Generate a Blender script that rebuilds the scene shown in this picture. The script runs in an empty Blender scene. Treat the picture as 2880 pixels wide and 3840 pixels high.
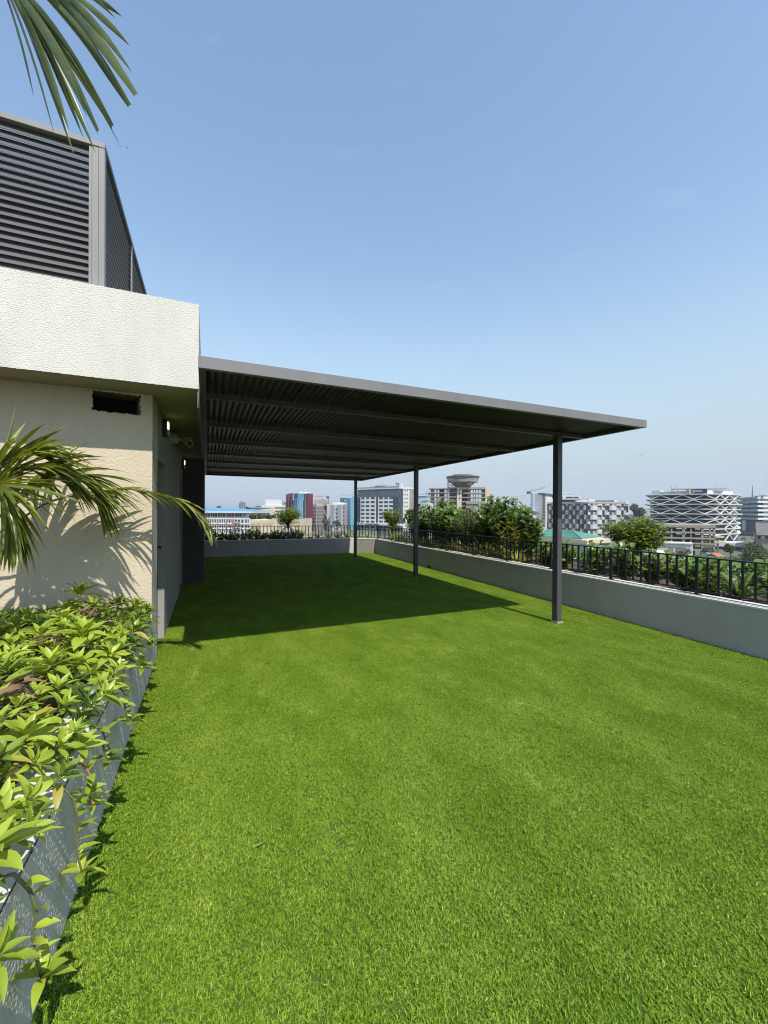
import bpy, math, random
import numpy as np
from mathutils import Vector, Matrix, noise
R = math.radians
random.seed(7)
rng = np.random.default_rng(7)
scn = bpy.context.scene
COL = scn.collection

# ------------------------------------------------------------------ camera
H = 1.5
F = 1513.5
YAW, PIT, ROL = 0.4135, -0.0023, 0.005
_c, _s = math.cos(YAW), math.sin(YAW)
_r, _f, _u = Vector((_c, -_s, 0)), Vector((_s, _c, 0)), Vector((0, 0, 1))
FW = _f * math.cos(PIT) + _u * math.sin(PIT)
_up = _u * math.cos(PIT) - _f * math.sin(PIT)
RT = _r * math.cos(ROL) + _up * math.sin(ROL)
UPV = Vector((0, 0, 1))
UP = _up * math.cos(ROL) - _r * math.sin(ROL)
cam = bpy.data.cameras.new('camera')
cam.sensor_fit = 'VERTICAL'
cam.sensor_height = 36.0
cam.lens = F / 3840 * 36
cam.clip_start = 0.05
cam.clip_end = 8000
camo = bpy.data.objects.new('camera', cam)
COL.objects.link(camo)
camo.matrix_world = Matrix(((RT.x, UP.x, -FW.x, 0), (RT.y, UP.y, -FW.y, 0), (RT.z, UP.z, -FW.z, H), (0, 0, 0, 1)))
scn.camera = camo

# ------------------------------------------------------------------ light
SUN_EL = 53.5
w = bpy.data.worlds.new('World')
scn.world = w
w.use_nodes = True
nt = w.node_tree
nt.nodes.clear()
out = nt.nodes.new('ShaderNodeOutputWorld')
bg = nt.nodes.new('ShaderNodeBackground')
sky = nt.nodes.new('ShaderNodeTexSky')
sky.sky_type = 'NISHITA'
sky.sun_disc = False
sky.sun_elevation = R(SUN_EL)
sky.sun_rotation = R(180)
sky.altitude = 20
sky.air_density = 2.0
sky.dust_density = 0.2
sky.ozone_density = 3.0
bg.inputs['Strength'].default_value = 0.15
# thin cirrus wisps
tc = nt.nodes.new('ShaderNodeTexCoord')
mp = nt.nodes.new('ShaderNodeMapping')
mp.inputs['Scale'].default_value = (2.2, 2.2, 7.0)
nz = nt.nodes.new('ShaderNodeTexNoise')
nz.inputs['Scale'].default_value = 2.6
nz.inputs['Detail'].default_value = 7
nz.inputs['Roughness'].default_value = 0.6
rp = nt.nodes.new('ShaderNodeValToRGB')
rp.color_ramp.elements[0].position = 0.62
rp.color_ramp.elements[0].color = (0, 0, 0, 1)
rp.color_ramp.elements[1].position = 0.85
rp.color_ramp.elements[1].color = (0.16, 0.16, 0.16, 1)
mx = nt.nodes.new('ShaderNodeMixRGB')
mx.inputs['Color2'].default_value = (4.2, 4.5, 4.8, 1)
nt.links.new(tc.outputs['Generated'], mp.inputs['Vector'])
nt.links.new(mp.outputs['Vector'], nz.inputs['Vector'])
nt.links.new(nz.outputs['Fac'], rp.inputs['Fac'])
nt.links.new(rp.outputs['Color'], mx.inputs['Fac'])
# humid haze lying along the horizon, the same all round
sxyz = nt.nodes.new('ShaderNodeSeparateXYZ')
nt.links.new(tc.outputs['Generated'], sxyz.inputs['Vector'])
hz = nt.nodes.new('ShaderNodeMapRange')
hz.interpolation_type = 'SMOOTHSTEP'
hz.inputs['From Min'].default_value = 0.52
hz.inputs['From Max'].default_value = -0.02
nt.links.new(sxyz.outputs['Z'], hz.inputs['Value'])
hm = nt.nodes.new('ShaderNodeMixRGB')
hm.inputs['Color2'].default_value = (2.55, 3.22, 4.02, 1)
nt.links.new(hz.outputs['Result'], hm.inputs['Fac'])
tn = nt.nodes.new('ShaderNodeMixRGB')
tn.blend_type = 'MULTIPLY'
tn.inputs['Fac'].default_value = 1.0
tn.inputs['Color2'].default_value = (0.97, 0.958, 1.0, 1)
nt.links.new(sky.outputs['Color'], tn.inputs['Color1'])
nt.links.new(tn.outputs['Color'], hm.inputs['Color1'])
h2 = nt.nodes.new('ShaderNodeMapRange')
h2.interpolation_type = 'SMOOTHSTEP'
h2.inputs['From Min'].default_value = 0.13
h2.inputs['From Max'].default_value = -0.03
h2.inputs['To Max'].default_value = 0.75
nt.links.new(sxyz.outputs['Z'], h2.inputs['Value'])
hm2 = nt.nodes.new('ShaderNodeMixRGB')
hm2.inputs['Color2'].default_value = (3.25, 3.65, 4.15, 1)
nt.links.new(h2.outputs['Result'], hm2.inputs['Fac'])
nt.links.new(hm.outputs['Color'], hm2.inputs['Color1'])
nt.links.new(hm2.outputs['Color'], mx.inputs['Color1'])
nt.links.new(mx.outputs['Color'], bg.inputs['Color'])
nt.links.new(bg.outputs['Background'], out.inputs['Surface'])

sl = bpy.data.lights.new('sun', 'SUN')
sl.energy = 4.8
sl.angle = R(0.53)
sl.color = (1.0, 0.955, 0.87)
so = bpy.data.objects.new('sun', sl)
COL.objects.link(so)
_ts = Vector((0.10 * math.cos(R(SUN_EL)), -math.cos(R(SUN_EL)), math.sin(R(SUN_EL))))
so.rotation_euler = _ts.to_track_quat('Z', 'Y').to_euler()
so.location = (3, -10, 14)

vs = scn.view_settings
scn.display_settings.display_device = 'sRGB'
vs.view_transform = 'Standard'
vs.look = 'None'
vs.exposure = 0.35
vs.gamma = 1.0
vs.use_curve_mapping = False
scn.cycles.max_bounces = 8
scn.cycles.diffuse_bounces = 3
scn.cycles.transparent_max_bounces = 8
scn.cycles.use_denoising = True
scn.cycles.filter_width = 1.1

# ------------------------------------------------------------------ helpers
def WP(u, v, d):
    """point seen at photo pixel (u, v) at depth d metres"""
    return Vector((0, 0, H)) + (FW + RT * ((u - 1440) / F) - UP * ((v - 1920) / F)) * d

def XY(u, d):
    p = WP(u, 1917, d)
    return Vector((p.x, p.y, 0))

MATS = {}
def M(name, col, rough=0.75, var=0.12, vs=3.0, bump=0.0, bs=60.0, metal=0.0, spec=0.4, emit=None, stretch=None, col2=None, rnd=0.0):
    if name in MATS:
        return MATS[name]
    col = [x * 0.80 for x in col]
    m = bpy.data.materials.new(name)
    m.use_nodes = True
    n = m.node_tree.nodes
    l = m.node_tree.links
    b = n['Principled BSDF']
    b.inputs['Roughness'].default_value = rough
    b.inputs['Metallic'].default_value = metal
    b.inputs['Specular IOR Level'].default_value = spec
    geo = n.new('ShaderNodeNewGeometry')
    vec = geo.outputs['Position']
    if stretch:
        mp = n.new('ShaderNodeMapping')
        mp.inputs['Scale'].default_value = stretch
        l.new(vec, mp.inputs['Vector'])
        vec = mp.outputs['Vector']
    if var > 0 or rnd > 0:
        t = n.new('ShaderNodeTexNoise')
        t.inputs['Scale'].default_value = vs
        t.inputs['Detail'].default_value = 6
        t.inputs['Roughness'].default_value = 0.65
        l.new(vec, t.inputs['Vector'])
        mxn = n.new('ShaderNodeMixRGB')
        c1 = [x * (1 - var) for x in col]
        c2 = col2 if col2 else [min(1, x * (1 + var)) for x in col]
        mxn.inputs['Color1'].default_value = (*c1, 1)
        mxn.inputs['Color2'].default_value = (*c2, 1)
        rm = n.new('ShaderNodeMapRange')
        rm.inputs['From Min'].default_value = 0.3
        rm.inputs['From Max'].default_value = 0.7
        l.new(t.outputs['Fac'], rm.inputs['Value'])
        fac = rm.outputs['Result']
        if rnd > 0:
            oi = n.new('ShaderNodeObjectInfo')
            ad = n.new('ShaderNodeMath')
            ad.operation = 'MULTIPLY_ADD'
            ad.inputs[1].default_value = rnd
            l.new(oi.outputs['Random'], ad.inputs[0])
            l.new(fac, ad.inputs[2])
            fac = ad.outputs[0]
        l.new(fac, mxn.inputs['Fac'])
        l.new(mxn.outputs['Color'], b.inputs['Base Color'])
    else:
        b.inputs['Base Color'].default_value = (*col, 1)
    if bump > 0:
        t2 = n.new('ShaderNodeTexNoise')
        t2.inputs['Scale'].default_value = bs
        t2.inputs['Detail'].default_value = 3
        l.new(vec, t2.inputs['Vector'])
        bp = n.new('ShaderNodeBump')
        bp.inputs['Strength'].default_value = 1.0
        bp.inputs['Distance'].default_value = bump
        l.new(t2.outputs['Fac'], bp.inputs['Height'])
        l.new(bp.outputs['Normal'], b.inputs['Normal'])
    if emit:
        b.inputs['Emission Color'].default_value = (*emit[0], 1)
        b.inputs['Emission Strength'].default_value = emit[1]
    MATS[name] = m
    return m

def LEAF(name, col, col2, trans=0.35, rough=0.42, tcol=None, vs=9.0):
    """leaf: glossy front, light passes through; varies per leaf, per island and with noise"""
    if name in MATS:
        return MATS[name]
    m = bpy.data.materials.new(name)
    m.use_nodes = True
    n = m.node_tree.nodes
    l = m.node_tree.links
    b = n['Principled BSDF']
    o = n['Material Output']
    b.inputs['Roughness'].default_value = rough
    b.inputs['Specular IOR Level'].default_value = 0.45
    col = [x * 0.9 for x in col]; col2 = [x * 0.9 for x in col2]
    geo = n.new('ShaderNodeNewGeometry')
    oi = n.new('ShaderNodeObjectInfo')
    t = n.new('ShaderNodeTexNoise')
    t.inputs['Scale'].default_value = vs
    t.inputs['Detail'].default_value = 4
    l.new(geo.outputs['Position'], t.inputs['Vector'])
    a1 = n.new('ShaderNodeMath'); a1.operation = 'MULTIPLY_ADD'
    a1.inputs[1].default_value = 0.45
    l.new(oi.outputs['Random'], a1.inputs[0])
    a2 = n.new('ShaderNodeMath'); a2.operation = 'MULTIPLY_ADD'
    a2.inputs[1].default_value = 0.45
    l.new(geo.outputs['Random Per Island'], a2.inputs[0])
    a3 = n.new('ShaderNodeMath'); a3.operation = 'MULTIPLY_ADD'
    a3.inputs[1].default_value = 0.9
    a3.inputs[2].default_value = -0.30
    l.new(t.outputs['Fac'], a3.inputs[0])
    l.new(a3.outputs[0], a1.inputs[2])
    l.new(a1.outputs[0], a2.inputs[2])
    mixc = n.new('ShaderNodeMixRGB')
    mixc.use_clamp = True
    mixc.inputs['Color1'].default_value = (*col, 1)
    mixc.inputs['Color2'].default_value = (*col2, 1)
    l.new(a2.outputs[0], mixc.inputs['Fac'])
    l.new(mixc.outputs['Color'], b.inputs['Base Color'])
    tr = n.new('ShaderNodeBsdfTranslucent')
    gm = n.new('ShaderNodeMixRGB'); gm.blend_type = 'MULTIPLY'
    gm.inputs['Fac'].default_value = 1.0
    gm.inputs['Color2'].default_value = (*(tcol or (1.5, 1.35, 0.5)), 1)
    l.new(mixc.outputs['Color'], gm.inputs['Color1'])
    l.new(gm.outputs['Color'], tr.inputs['Color'])
    ms = n.new('ShaderNodeMixShader')
    ms.inputs['Fac'].default_value = trans
    l.new(b.outputs['BSDF'], ms.inputs[1])
    l.new(tr.outputs['BSDF'], ms.inputs[2])
    l.new(ms.outputs['Shader'], o.inputs['Surface'])
    MATS[name] = m
    return m

def GLASS(name, col, rough=0.12, var=0.35, vs=0.25, spec=0.5):
    return M(name, col, rough, var, vs, spec=spec, rnd=0.5)

class MB:
    """collects faces, builds ONE mesh object"""
    def __init__(self):
        self.v = []; self.f = []; self.sm = False
    def add(self, verts, faces):
        o = len(self.v)
        self.v += [tuple(p) for p in verts]
        self.f += [tuple(i + o for i in q) for q in faces]
        return self
    def box(self, x0, x1, y0, y1, z0, z1):
        return self.add([(x0, y0, z0), (x1, y0, z0), (x1, y1, z0), (x0, y1, z0), (x0, y0, z1), (x1, y0, z1), (x1, y1, z1), (x0, y1, z1)],
                        [(0, 3, 2, 1), (4, 5, 6, 7), (0, 1, 5, 4), (1, 2, 6, 5), (2, 3, 7, 6), (3, 0, 4, 7)])
    def beam(self, a, b, wx, wz, up=Vector((0, 0, 1))):
        """rectangular bar from a to b"""
        a = Vector(a); b = Vector(b)
        t = (b - a).normalized()
        s = t.cross(up)
        if s.length < 1e-4:
            s = t.cross(Vector((0, 1, 0)))
        s.normalize()
        n = s.cross(t).normalized()
        s = s * (wx / 2); n = n * (wz / 2)
        q = [a - s - n, a + s - n, a + s + n, a - s + n, b - s - n, b + s - n, b + s + n, b - s + n]
        return self.add(q, [(3, 2, 1, 0), (4, 5, 6, 7), (0, 1, 5, 4), (1, 2, 6, 5), (2, 3, 7, 6), (3, 0, 4, 7)])
    def tube(self, pts, rad, n=6, cap=True):
        pts = [Vector(p) for p in pts]
        rads = rad if isinstance(rad, (list, tuple)) else [rad] * len(pts)
        vs_, fs = [], []
        for i, p in enumerate(pts):
            t = (pts[min(i + 1, len(pts) - 1)] - pts[max(i - 1, 0)]).normalized()
            a = t.orthogonal().normalized() if i == 0 else (a - t * a.dot(t)).normalized()
            b = t.cross(a)
            for k in range(n):
                an = 2 * math.pi * k / n
                vs_.append(p + (a * math.cos(an) + b * math.sin(an)) * rads[i])
        for i in range(len(pts) - 1):
            for k in range(n):
                fs.append((i * n + k, i * n + (k + 1) % n, (i + 1) * n + (k + 1) % n, (i + 1) * n + k))
        if cap:
            fs.append(tuple(range(n))[::-1])
            fs.append(tuple((len(pts) - 1) * n + k for k in range(n)))
        return self.add(vs_, fs)
    def prism(self, poly, z0, z1):
        n = len(poly)
        vs_ = [(p[0], p[1], z0) for p in poly] + [(p[0], p[1], z1) for p in poly]
        fs = [tuple(range(n))[::-1], tuple(range(n, 2 * n))]
        fs += [(i, (i + 1) % n, n + (i + 1) % n, n + i) for i in range(n)]
        return self.add(vs_, fs)
    def lathe(self, c, prof, n=28):
        vs_, fs = [], []
        for (r_, z) in prof:
            for k in range(n):
                a = 2 * math.pi * k / n
                vs_.append((c[0] + r_ * math.cos(a), c[1] + r_ * math.sin(a), z))
        for i in range(len(prof) - 1):
            for k in range(n):
                fs.append((i * n + k, i * n + (k + 1) % n, (i + 1) * n + (k + 1) % n, (i + 1) * n + k))
        return self.add(vs_, fs)
    def mesh(self, name, mat, org=(0, 0, 0)):
        me = bpy.data.meshes.new(name)
        ox, oy, oz = org
        me.from_pydata([(x - ox, y - oy, z - oz) for x, y, z in self.v], [], self.f)
        if mat:
            me.materials.append(mat)
        if self.sm:
            me.polygons.foreach_set('use_smooth', [True] * len(me.polygons))
        return me
    def build(self, name, mat, parent=None, bevel=0, kind=None):
        """vertices are in world metres; parts are stored relative to their thing"""
        org = worg(parent) if parent else (0, 0, 0)
        o = bpy.data.objects.new(name, self.mesh(name, mat, org))
        COL.objects.link(o)
        if parent:
            o.parent = parent
        if bevel:
            md = o.modifiers.new('bevel', 'BEVEL')
            md.width = bevel
            md.segments = 2
            md.limit_method = 'ANGLE'
        if kind:
            o['kind'] = kind
        return o

def worg(o):
    p = Vector((0, 0, 0))
    while o:
        p = p + o.location
        o = o.parent
    return p

def thing(name, label, cat, loc=(0, 0, 0), group=None):
    o = bpy.data.objects.new(name, None)
    o.empty_display_size = 0.1
    COL.objects.link(o)
    o.location = loc
    o['label'] = label
    o['category'] = cat
    if group:
        o['group'] = group
    return o

def tag(o, label, cat, group=None):
    o['label'] = label
    o['category'] = cat
    if group:
        o['group'] = group
    return o

def inst(name, mesh, parent, mat4):
    """an object that shares mesh data; mat4 is relative to the parent"""
    o = bpy.data.objects.new(name, mesh)
    COL.objects.link(o)
    o.parent = parent
    o.matrix_basis = mat4
    return o

_cubes = {}
def cube(mat):
    if mat.name not in _cubes:
        _cubes[mat.name] = MB().box(0, 1, 0, 1, 0, 1).mesh('unit_' + mat.name, mat)
    return _cubes[mat.name]

def structure(o):
    o['kind'] = 'structure'
    return o

def rough_sheet(mb, P0, U, V, nu, nv, amp, sc, skip=None, seed=0.0, shift=0.0):
    """finely divided stucco sheet, displaced along its normal"""
    P0 = Vector(P0); U = Vector(U); V = Vector(V)
    N = U.cross(V).normalized()
    Un, Vn = U.normalized(), V.normalized()
    lu, lv = U.length, V.length
    vs_, fs = [], []
    nn = noise.noise
    for j in range(nv + 1):
        for i in range(nu + 1):
            a, b = i / nu, j / nv
            p = P0 + U * a + V * b
            q = Vector((a * lu, b * lv, seed))
            d = nn(q * sc) + 0.6 * nn(q * sc * 2.1)
            d = max(-0.55, min(0.45, d)) * amp
            e = 0.0
            if i == 0 or i == nu or j == 0 or j == nv:
                e = nn(q * sc * 0.8 + Vector((9, 9, 9))) * amp * 1.2
                if j == 0 or j == nv:
                    p = p + Vn * e
                else:
                    p = p + Un * e * 0.6
            vs_.append(p + N * (d + shift))
    for j in range(nv):
        for i in range(nu):
            if skip and skip(i, j):
                continue
            k = j * (nu + 1) + i
            fs.append((k, k + 1, k + nu + 2, k + nu + 1))
    mb.add(vs_, fs)
    return mb

# ------------------------------------------------------------------ materials
m_white = M('white_stucco', (0.70, 0.675, 0.61), 0.9, 0.07, 5, 0.003, 120, stretch=(1, 1, 0.25))
m_beige = M('beige_stucco', (0.66, 0.56, 0.415), 0.92, 0.08, 4, 0.002, 140, stretch=(1, 1, 0.4))
m_planter = M('planter_stucco', (0.66, 0.61, 0.55), 0.92, 0.09, 5, 0.0006, 140)
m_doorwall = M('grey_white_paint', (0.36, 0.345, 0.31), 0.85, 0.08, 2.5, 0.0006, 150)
m_soffit = M('soffit_bounce_tint', (0.36, 0.32, 0.22), 0.9, 0.10, 1.5, 0.0006, 90)  # olive bounce from the lawn is put into this colour
m_dwall = M('dark_brown_grey', (0.07, 0.06, 0.055), 0.6, 0.15, 4)  # even dark brown-grey tone of the return wall
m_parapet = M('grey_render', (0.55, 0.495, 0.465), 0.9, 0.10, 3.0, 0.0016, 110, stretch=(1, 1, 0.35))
m_parapet_end = M('sunlit_end_render', (0.36, 0.335, 0.28), 0.9, 0.10, 2.0, 0.0016, 110)  # sunlit beige look of the corner piece, set in its colour
m_coping = M('white_coping', (0.78, 0.75, 0.68), 0.8, 0.08, 9, 0.0008, 80)
m_steel = M('grey_painted_steel', (0.088, 0.080, 0.090), 0.42, 0.10, 9, 0.0002, 60, spec=0.5)
m_fascia = M('pale_grey_steel', (0.20, 0.195, 0.195), 0.45, 0.07, 5, 0.0002, 60, spec=0.5)
m_sheet = M('charcoal_sheet', (0.036, 0.024, 0.028), 0.38, 0.10, 2.5, spec=0.5)
m_louver = M('taupe_louvre', (0.108, 0.100, 0.098), 0.5, 0.06, 5)
m_post_l = M('louvre_post_paint', (0.27, 0.26, 0.25), 0.5, 0.06, 5)
m_rail = M('dark_green_rail', (0.022, 0.030, 0.032), 0.45, 0.15, 20, spec=0.4)
m_black = M('black_paint', (0.012, 0.012, 0.013), 0.4, 0.1, 10)
m_void = M('dark_cavity', (0.020, 0.018, 0.016), 0.95, 0.3, 30, 0.01, 40)
m_soil = M('soil', (0.11, 0.075, 0.05), 0.95, 0.45, 14, 0.02, 40)
m_plastic = M('white_plastic', (0.62, 0.62, 0.56), 0.35, 0.04, 8)
m_lit = M('lit_lamp', (0.9, 0.8, 0.6), 0.4, 0, emit=((1.0, 0.78, 0.45), 1.6))
m_trunk = M('bark', (0.13, 0.10, 0.075), 0.9, 0.35, 25, 0.01, 40)
m_conc = M('raw_concrete', (0.34, 0.30, 0.245), 0.9, 0.22, 0.25)
m_concd = M('old_concrete', (0.22, 0.19, 0.16), 0.9, 0.28, 0.3)
m_cw = M('city_white', (0.68, 0.68, 0.67), 0.8, 0.07, 0.12)
m_cwg = M('city_pale_grey', (0.46, 0.47, 0.48), 0.8, 0.07, 0.12)
m_cg = M('city_mid_grey', (0.24, 0.245, 0.25), 0.7, 0.08, 0.12)
m_cd = M('city_dark_grey', (0.060, 0.066, 0.070), 0.5, 0.1, 0.12)
m_cream = M('city_cream', (0.62, 0.53, 0.38), 0.85, 0.08, 0.2)
m_glass_d = GLASS('dark_glass', (0.030, 0.038, 0.045))
m_glass_g = GLASS('slate_glass', (0.075, 0.095, 0.115))
m_glass_t = GLASS('teal_glass', (0.05, 0.14, 0.15))
m_glass_b = GLASS('blue_glass', (0.07, 0.22, 0.36))
m_glass_n = GLASS('navy_glass', (0.035, 0.06, 0.095))
m_glass_k = GLASS('near_black_glass', (0.016, 0.019, 0.022), 0.2, spec=0.3)
m_maroon = M('maroon_panel', (0.20, 0.035, 0.055), 0.5, 0.15, 0.2)
m_lblue = M('light_blue_panel', (0.20, 0.46, 0.62), 0.4, 0.07, 0.1)
m_blueroof = M('blue_metal_roof', (0.12, 0.32, 0.50), 0.5, 0.06, 0.2)
m_greenroof = M('green_metal_roof', (0.10, 0.28, 0.20), 0.5, 0.08, 0.3)
m_red = M('brick_red_panel', (0.45, 0.14, 0.10), 0.8, 0.1, 0.2)
m_pink = M('pinkish_band', (0.50, 0.43, 0.42), 0.8, 0.06, 0.2)
m_mauve = M('mauve_fin_and_shade', (0.36, 0.31, 0.31), 0.8, 0.1, 0.2)  # mauve of the fins; also paints shade onto side walls
m_crane = M('orange_crane', (0.50, 0.24, 0.14), 0.6, 0.1, 0.2)
m_craner = M('red_white_crane', (0.52, 0.36, 0.33), 0.6, 0.1, 0.2)
m_navy = M('navy_sign', (0.012, 0.022, 0.075), 0.4, 0.1, 0.2)
m_signw = M('sign_white', (0.75, 0.75, 0.75), 0.5, 0)
m_asphalt = M('asphalt', (0.055, 0.055, 0.056), 0.9, 0.2, 0.3)
m_roofgrey = M('grey_roof', (0.17, 0.155, 0.145), 0.85, 0.15, 0.3)

# ================================================================== SETTING
G = -16.0                                   # street level; the lawn is z = 0
LX, XH, XD, YW = -0.4636, -0.4636, -0.4535, 4.2726
SOF = 2.5587

gm = M('city_ground', (0.20, 0.19, 0.16), 0.95, 0.35, 0.02, col2=(0.10, 0.12, 0.06))
structure(MB().add([(-3500, -800, G), (3500, -800, G), (3500, 6000, G), (-3500, 6000, G)], [(0, 1, 2, 3)]).build('ground', gm))

def wall_x(y):
    return 5.1904 + 0.0184 * y
PA = Vector((4.857, 13.654, 0)); PB = Vector((wall_x(13.11), 13.11, 0))
WALL = [Vector((-6.0, 13.9797 + 0.067 * 6, 0)), PA, PB, Vector((wall_x(-6), -6, 0))]
def offset(poly, d):
    """polyline moved outwards (to the left of travel)"""
    res = []
    for i, p in enumerate(poly):
        dirs = []
        if i > 0: dirs.append((p - poly[i - 1]).normalized())
        if i < len(poly) - 1: dirs.append((poly[i + 1] - p).normalized())
        ns = [Vector((-t.y, t.x, 0)) for t in dirs]
        n = sum(ns, Vector((0, 0, 0))).normalized()
        res.append(p + n * (d / n.dot(ns[0])))
    return res

# the building's own body below the roof
mb = MB()
outer = offset(WALL, 2.0)
body = [(-9, -8), (outer[3].x, -8), (outer[3].x, outer[3].y), (outer[2].x, outer[2].y), (outer[1].x, outer[1].y), (outer[0].x, outer[0].y), (-9, outer[0].y)]
structure(mb.prism(body, G, -0.06).build('roof_slab', m_concd))

# turf backing
inn = offset(WALL, 0.05)
turf = [(-0.5, -5.9), (inn[3].x, -5.9), (inn[2].x, inn[2].y), (inn[1].x, inn[1].y), (-0.6, 14.1), (-0.6, 9), (-0.6, 4.2)]
m_turf = M('turf_backing', (0.055, 0.115, 0.008), 0.95, 0.3, 30)
structure(MB().prism(turf, -0.05, 0.0).build('lawn', m_turf))

# ------------------------------------------------------------------ parapet wall
pw = thing('parapet_wall', 'low grey rendered parapet wall with white coping round the lawn', 'wall', (5.3, 4, 0))
o_w = offset(WALL, 0.2)
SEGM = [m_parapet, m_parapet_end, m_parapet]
for i in range(3):
    a, b, c, d = WALL[i], WALL[i + 1], o_w[i + 1], o_w[i]
    MB().prism([(a.x, a.y), (b.x, b.y), (c.x, c.y), (d.x, d.y)], -0.05, 0.502).build('wall', SEGM[i], pw)
for i in range(3):
    mb = MB()
    for (d0, d1, z0, z1) in ((-0.008, 0.030, 0.502, 0.522), (0.030, 0.040, 0.502, 0.512), (0.040, 0.205, 0.502, 0.5265)):
        q0, q1 = offset(WALL, d0), offset(WALL, d1)
        mb.prism([(q0[i].x, q0[i].y), (q0[i + 1].x, q0[i + 1].y), (q1[i + 1].x, q1[i + 1].y), (q1[i].x, q1[i].y)], z0, z1)
    mb.build('coping', m_coping, pw)

# planting strip outside the parapet
i0, i1, i2 = offset(WALL, 0.203), offset(WALL, 1.9), offset(WALL, 2.0)
sm = MB()
for i in range(3):
    sm.prism([(i0[i].x, i0[i].y), (i0[i + 1].x, i0[i + 1].y), (i1[i + 1].x, i1[i + 1].y), (i1[i].x, i1[i].y)], -0.05, 0.44)
structure(sm.build('planting_soil', m_soil))
ob_ = thing('outer_planter_wall', 'outer edge wall of the planting strip beyond the railing', 'wall', (7.2, 4, 0))
for i in range(3):
    MB().prism([(i1[i].x, i1[i].y), (i1[i + 1].x, i1[i + 1].y), (i2[i + 1].x, i2[i + 1].y), (i2[i].x, i2[i].y)], -0.05, 0.5).build('wall', m_parapet, ob_)

# ------------------------------------------------------------------ railing
rl = thing('railing', 'dark green metal railing with upright bars on the parapet coping', 'railing', (5.3, 4, 0.5265))
rp_ = offset(WALL, 0.12)
for i in range(3):
    a, b = rp_[i], rp_[i + 1]
    t = (b - a).normalized()
    e = 0.012
    MB().beam(a + Vector((0, 0, 0.970)) + t * e, b + Vector((0, 0, 0.970)) - t * e, 0.045, 0.016).build('top_rail', m_rail, rl, bevel=0.003)
    MB().beam(a + Vector((0, 0, 0.574)) + t * e, b + Vector((0, 0, 0.574)) - t * e, 0.030, 0.014).build('bottom_rail', m_rail, rl, bevel=0.002)
bar_m = MB().box(-0.010, 0.010, -0.010, 0.010, 0.5815, 0.9615).mesh('bar', m_rail)
post_m = MB().box(-0.013, 0.013, -0.013, 0.013, 0.5265, 0.9612).box(-0.035, 0.035, -0.035, 0.035, 0.5265, 0.5325).mesh('rail_post', m_rail)
def bars(a, b, start, step, n, phase):
    t = (b - a).normalized()
    ang = math.atan2(t.y, t.x)
    for k in range(n):
        p = a + t * (start + k * step)
        if (b - p).dot(t) < 0.03:
            break
        is_post = (k % 10) == phase
        rot = Matrix.Rotation(ang, 4, 'Z')
        base = Vector((p.x, p.y, 0)) - rl.location
        inst('post' if is_post else 'bar', post_m if is_post else bar_m, rl, Matrix.Translation(base) @ rot)
L0 = (rp_[1] - rp_[0]).length
bars(rp_[0], rp_[1], L0 - 5.6, 0.1155, 60, 4)
bars(rp_[1], rp_[2], 0.06, 0.1138, 12, 0)
# on the long side the posts stand at y = 2.91 + n * 1.138
st = (rp_[2].y - 2.91) % 0.1138
k0 = int(round((rp_[2].y - st - 2.91) / 0.1138))
bars(rp_[2], rp_[3], st, 0.1138, 150, k0 % 10)

# drain spout at the foot of the long wall
dr = tag(MB().tube([(5.39, 9.25, 0.045), (5.335, 9.25, 0.045), (5.318, 9.25, 0.03), (5.31, 9.25, 0.008)], 0.036, 10).build('drain_spout', m_black),
         'small black drain spout at the foot of the grey parapet wall', 'drain')

# ------------------------------------------------------------------ rooftop building
hb = thing('rooftop_building', 'beige stucco rooftop room with white overhanging parapet band and doors', 'building', (-1.5, 4.3, 0))
def vent_skip(i, j):
    x = -1.70 + (i + 0.5) * (1.2364 / 176)
    z = (j + 0.5) * (SOF / 366)
    e = 0.012 * noise.noise(Vector((i * 0.35, j * 0.35, 3)))
    tilt = (x + 0.925) * 0.03
    return -0.922 + e < x < -0.560 + e and 2.372 - tilt + e < z < 2.548 - tilt + e
mb = rough_sheet(MB(), (-1.70, YW, 0), (1.2364, 0, 0), (0, 0, SOF), 176, 366, 0.0028, 62, vent_skip)
mb.sm = True
mb.build('front_wall', m_beige, hb)
MB().box(-6, -1.699, YW, YW + 0.2, 0, SOF).build('front_wall', m_beige, hb)
mb = MB()   # the rough hole and the dark shaft behind it
x0, x1, z0, z1, y0, y1 = -0.96, -0.52, 2.33, 2.585, YW + 0.004, YW + 0.30
mb.add([(x0, y0, z0), (x1, y0, z0), (x1, y1, z0), (x0, y1, z0), (x0, y0, z1), (x1, y0, z1), (x1, y1, z1), (x0, y1, z1)],
       [(0, 1, 2, 3), (7, 6, 5, 4), (1, 2, 6, 5), (2, 3, 7, 6), (3, 0, 4, 7)])
mb.build('vent_opening', m_void, hb)
mb = rough_sheet(MB(), (XH, YW, 0), (0, 0.43, 0), (0, 0, SOF), 108, 640, 0.0030, 100, None, 5.0)
mb.sm = True
mb.build('side_wall', m_planter, hb)
# pier back and wall over the doors
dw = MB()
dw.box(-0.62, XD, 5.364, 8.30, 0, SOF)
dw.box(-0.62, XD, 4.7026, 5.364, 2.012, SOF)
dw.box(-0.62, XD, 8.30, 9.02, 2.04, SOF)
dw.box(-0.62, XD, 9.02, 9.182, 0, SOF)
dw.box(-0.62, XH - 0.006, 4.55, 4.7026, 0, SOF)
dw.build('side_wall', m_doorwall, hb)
mb = MB().box(XD, -0.055, 9.182, 13.95, 0, SOF)
mb.build('return_wall', m_dwall, hb)
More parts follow.
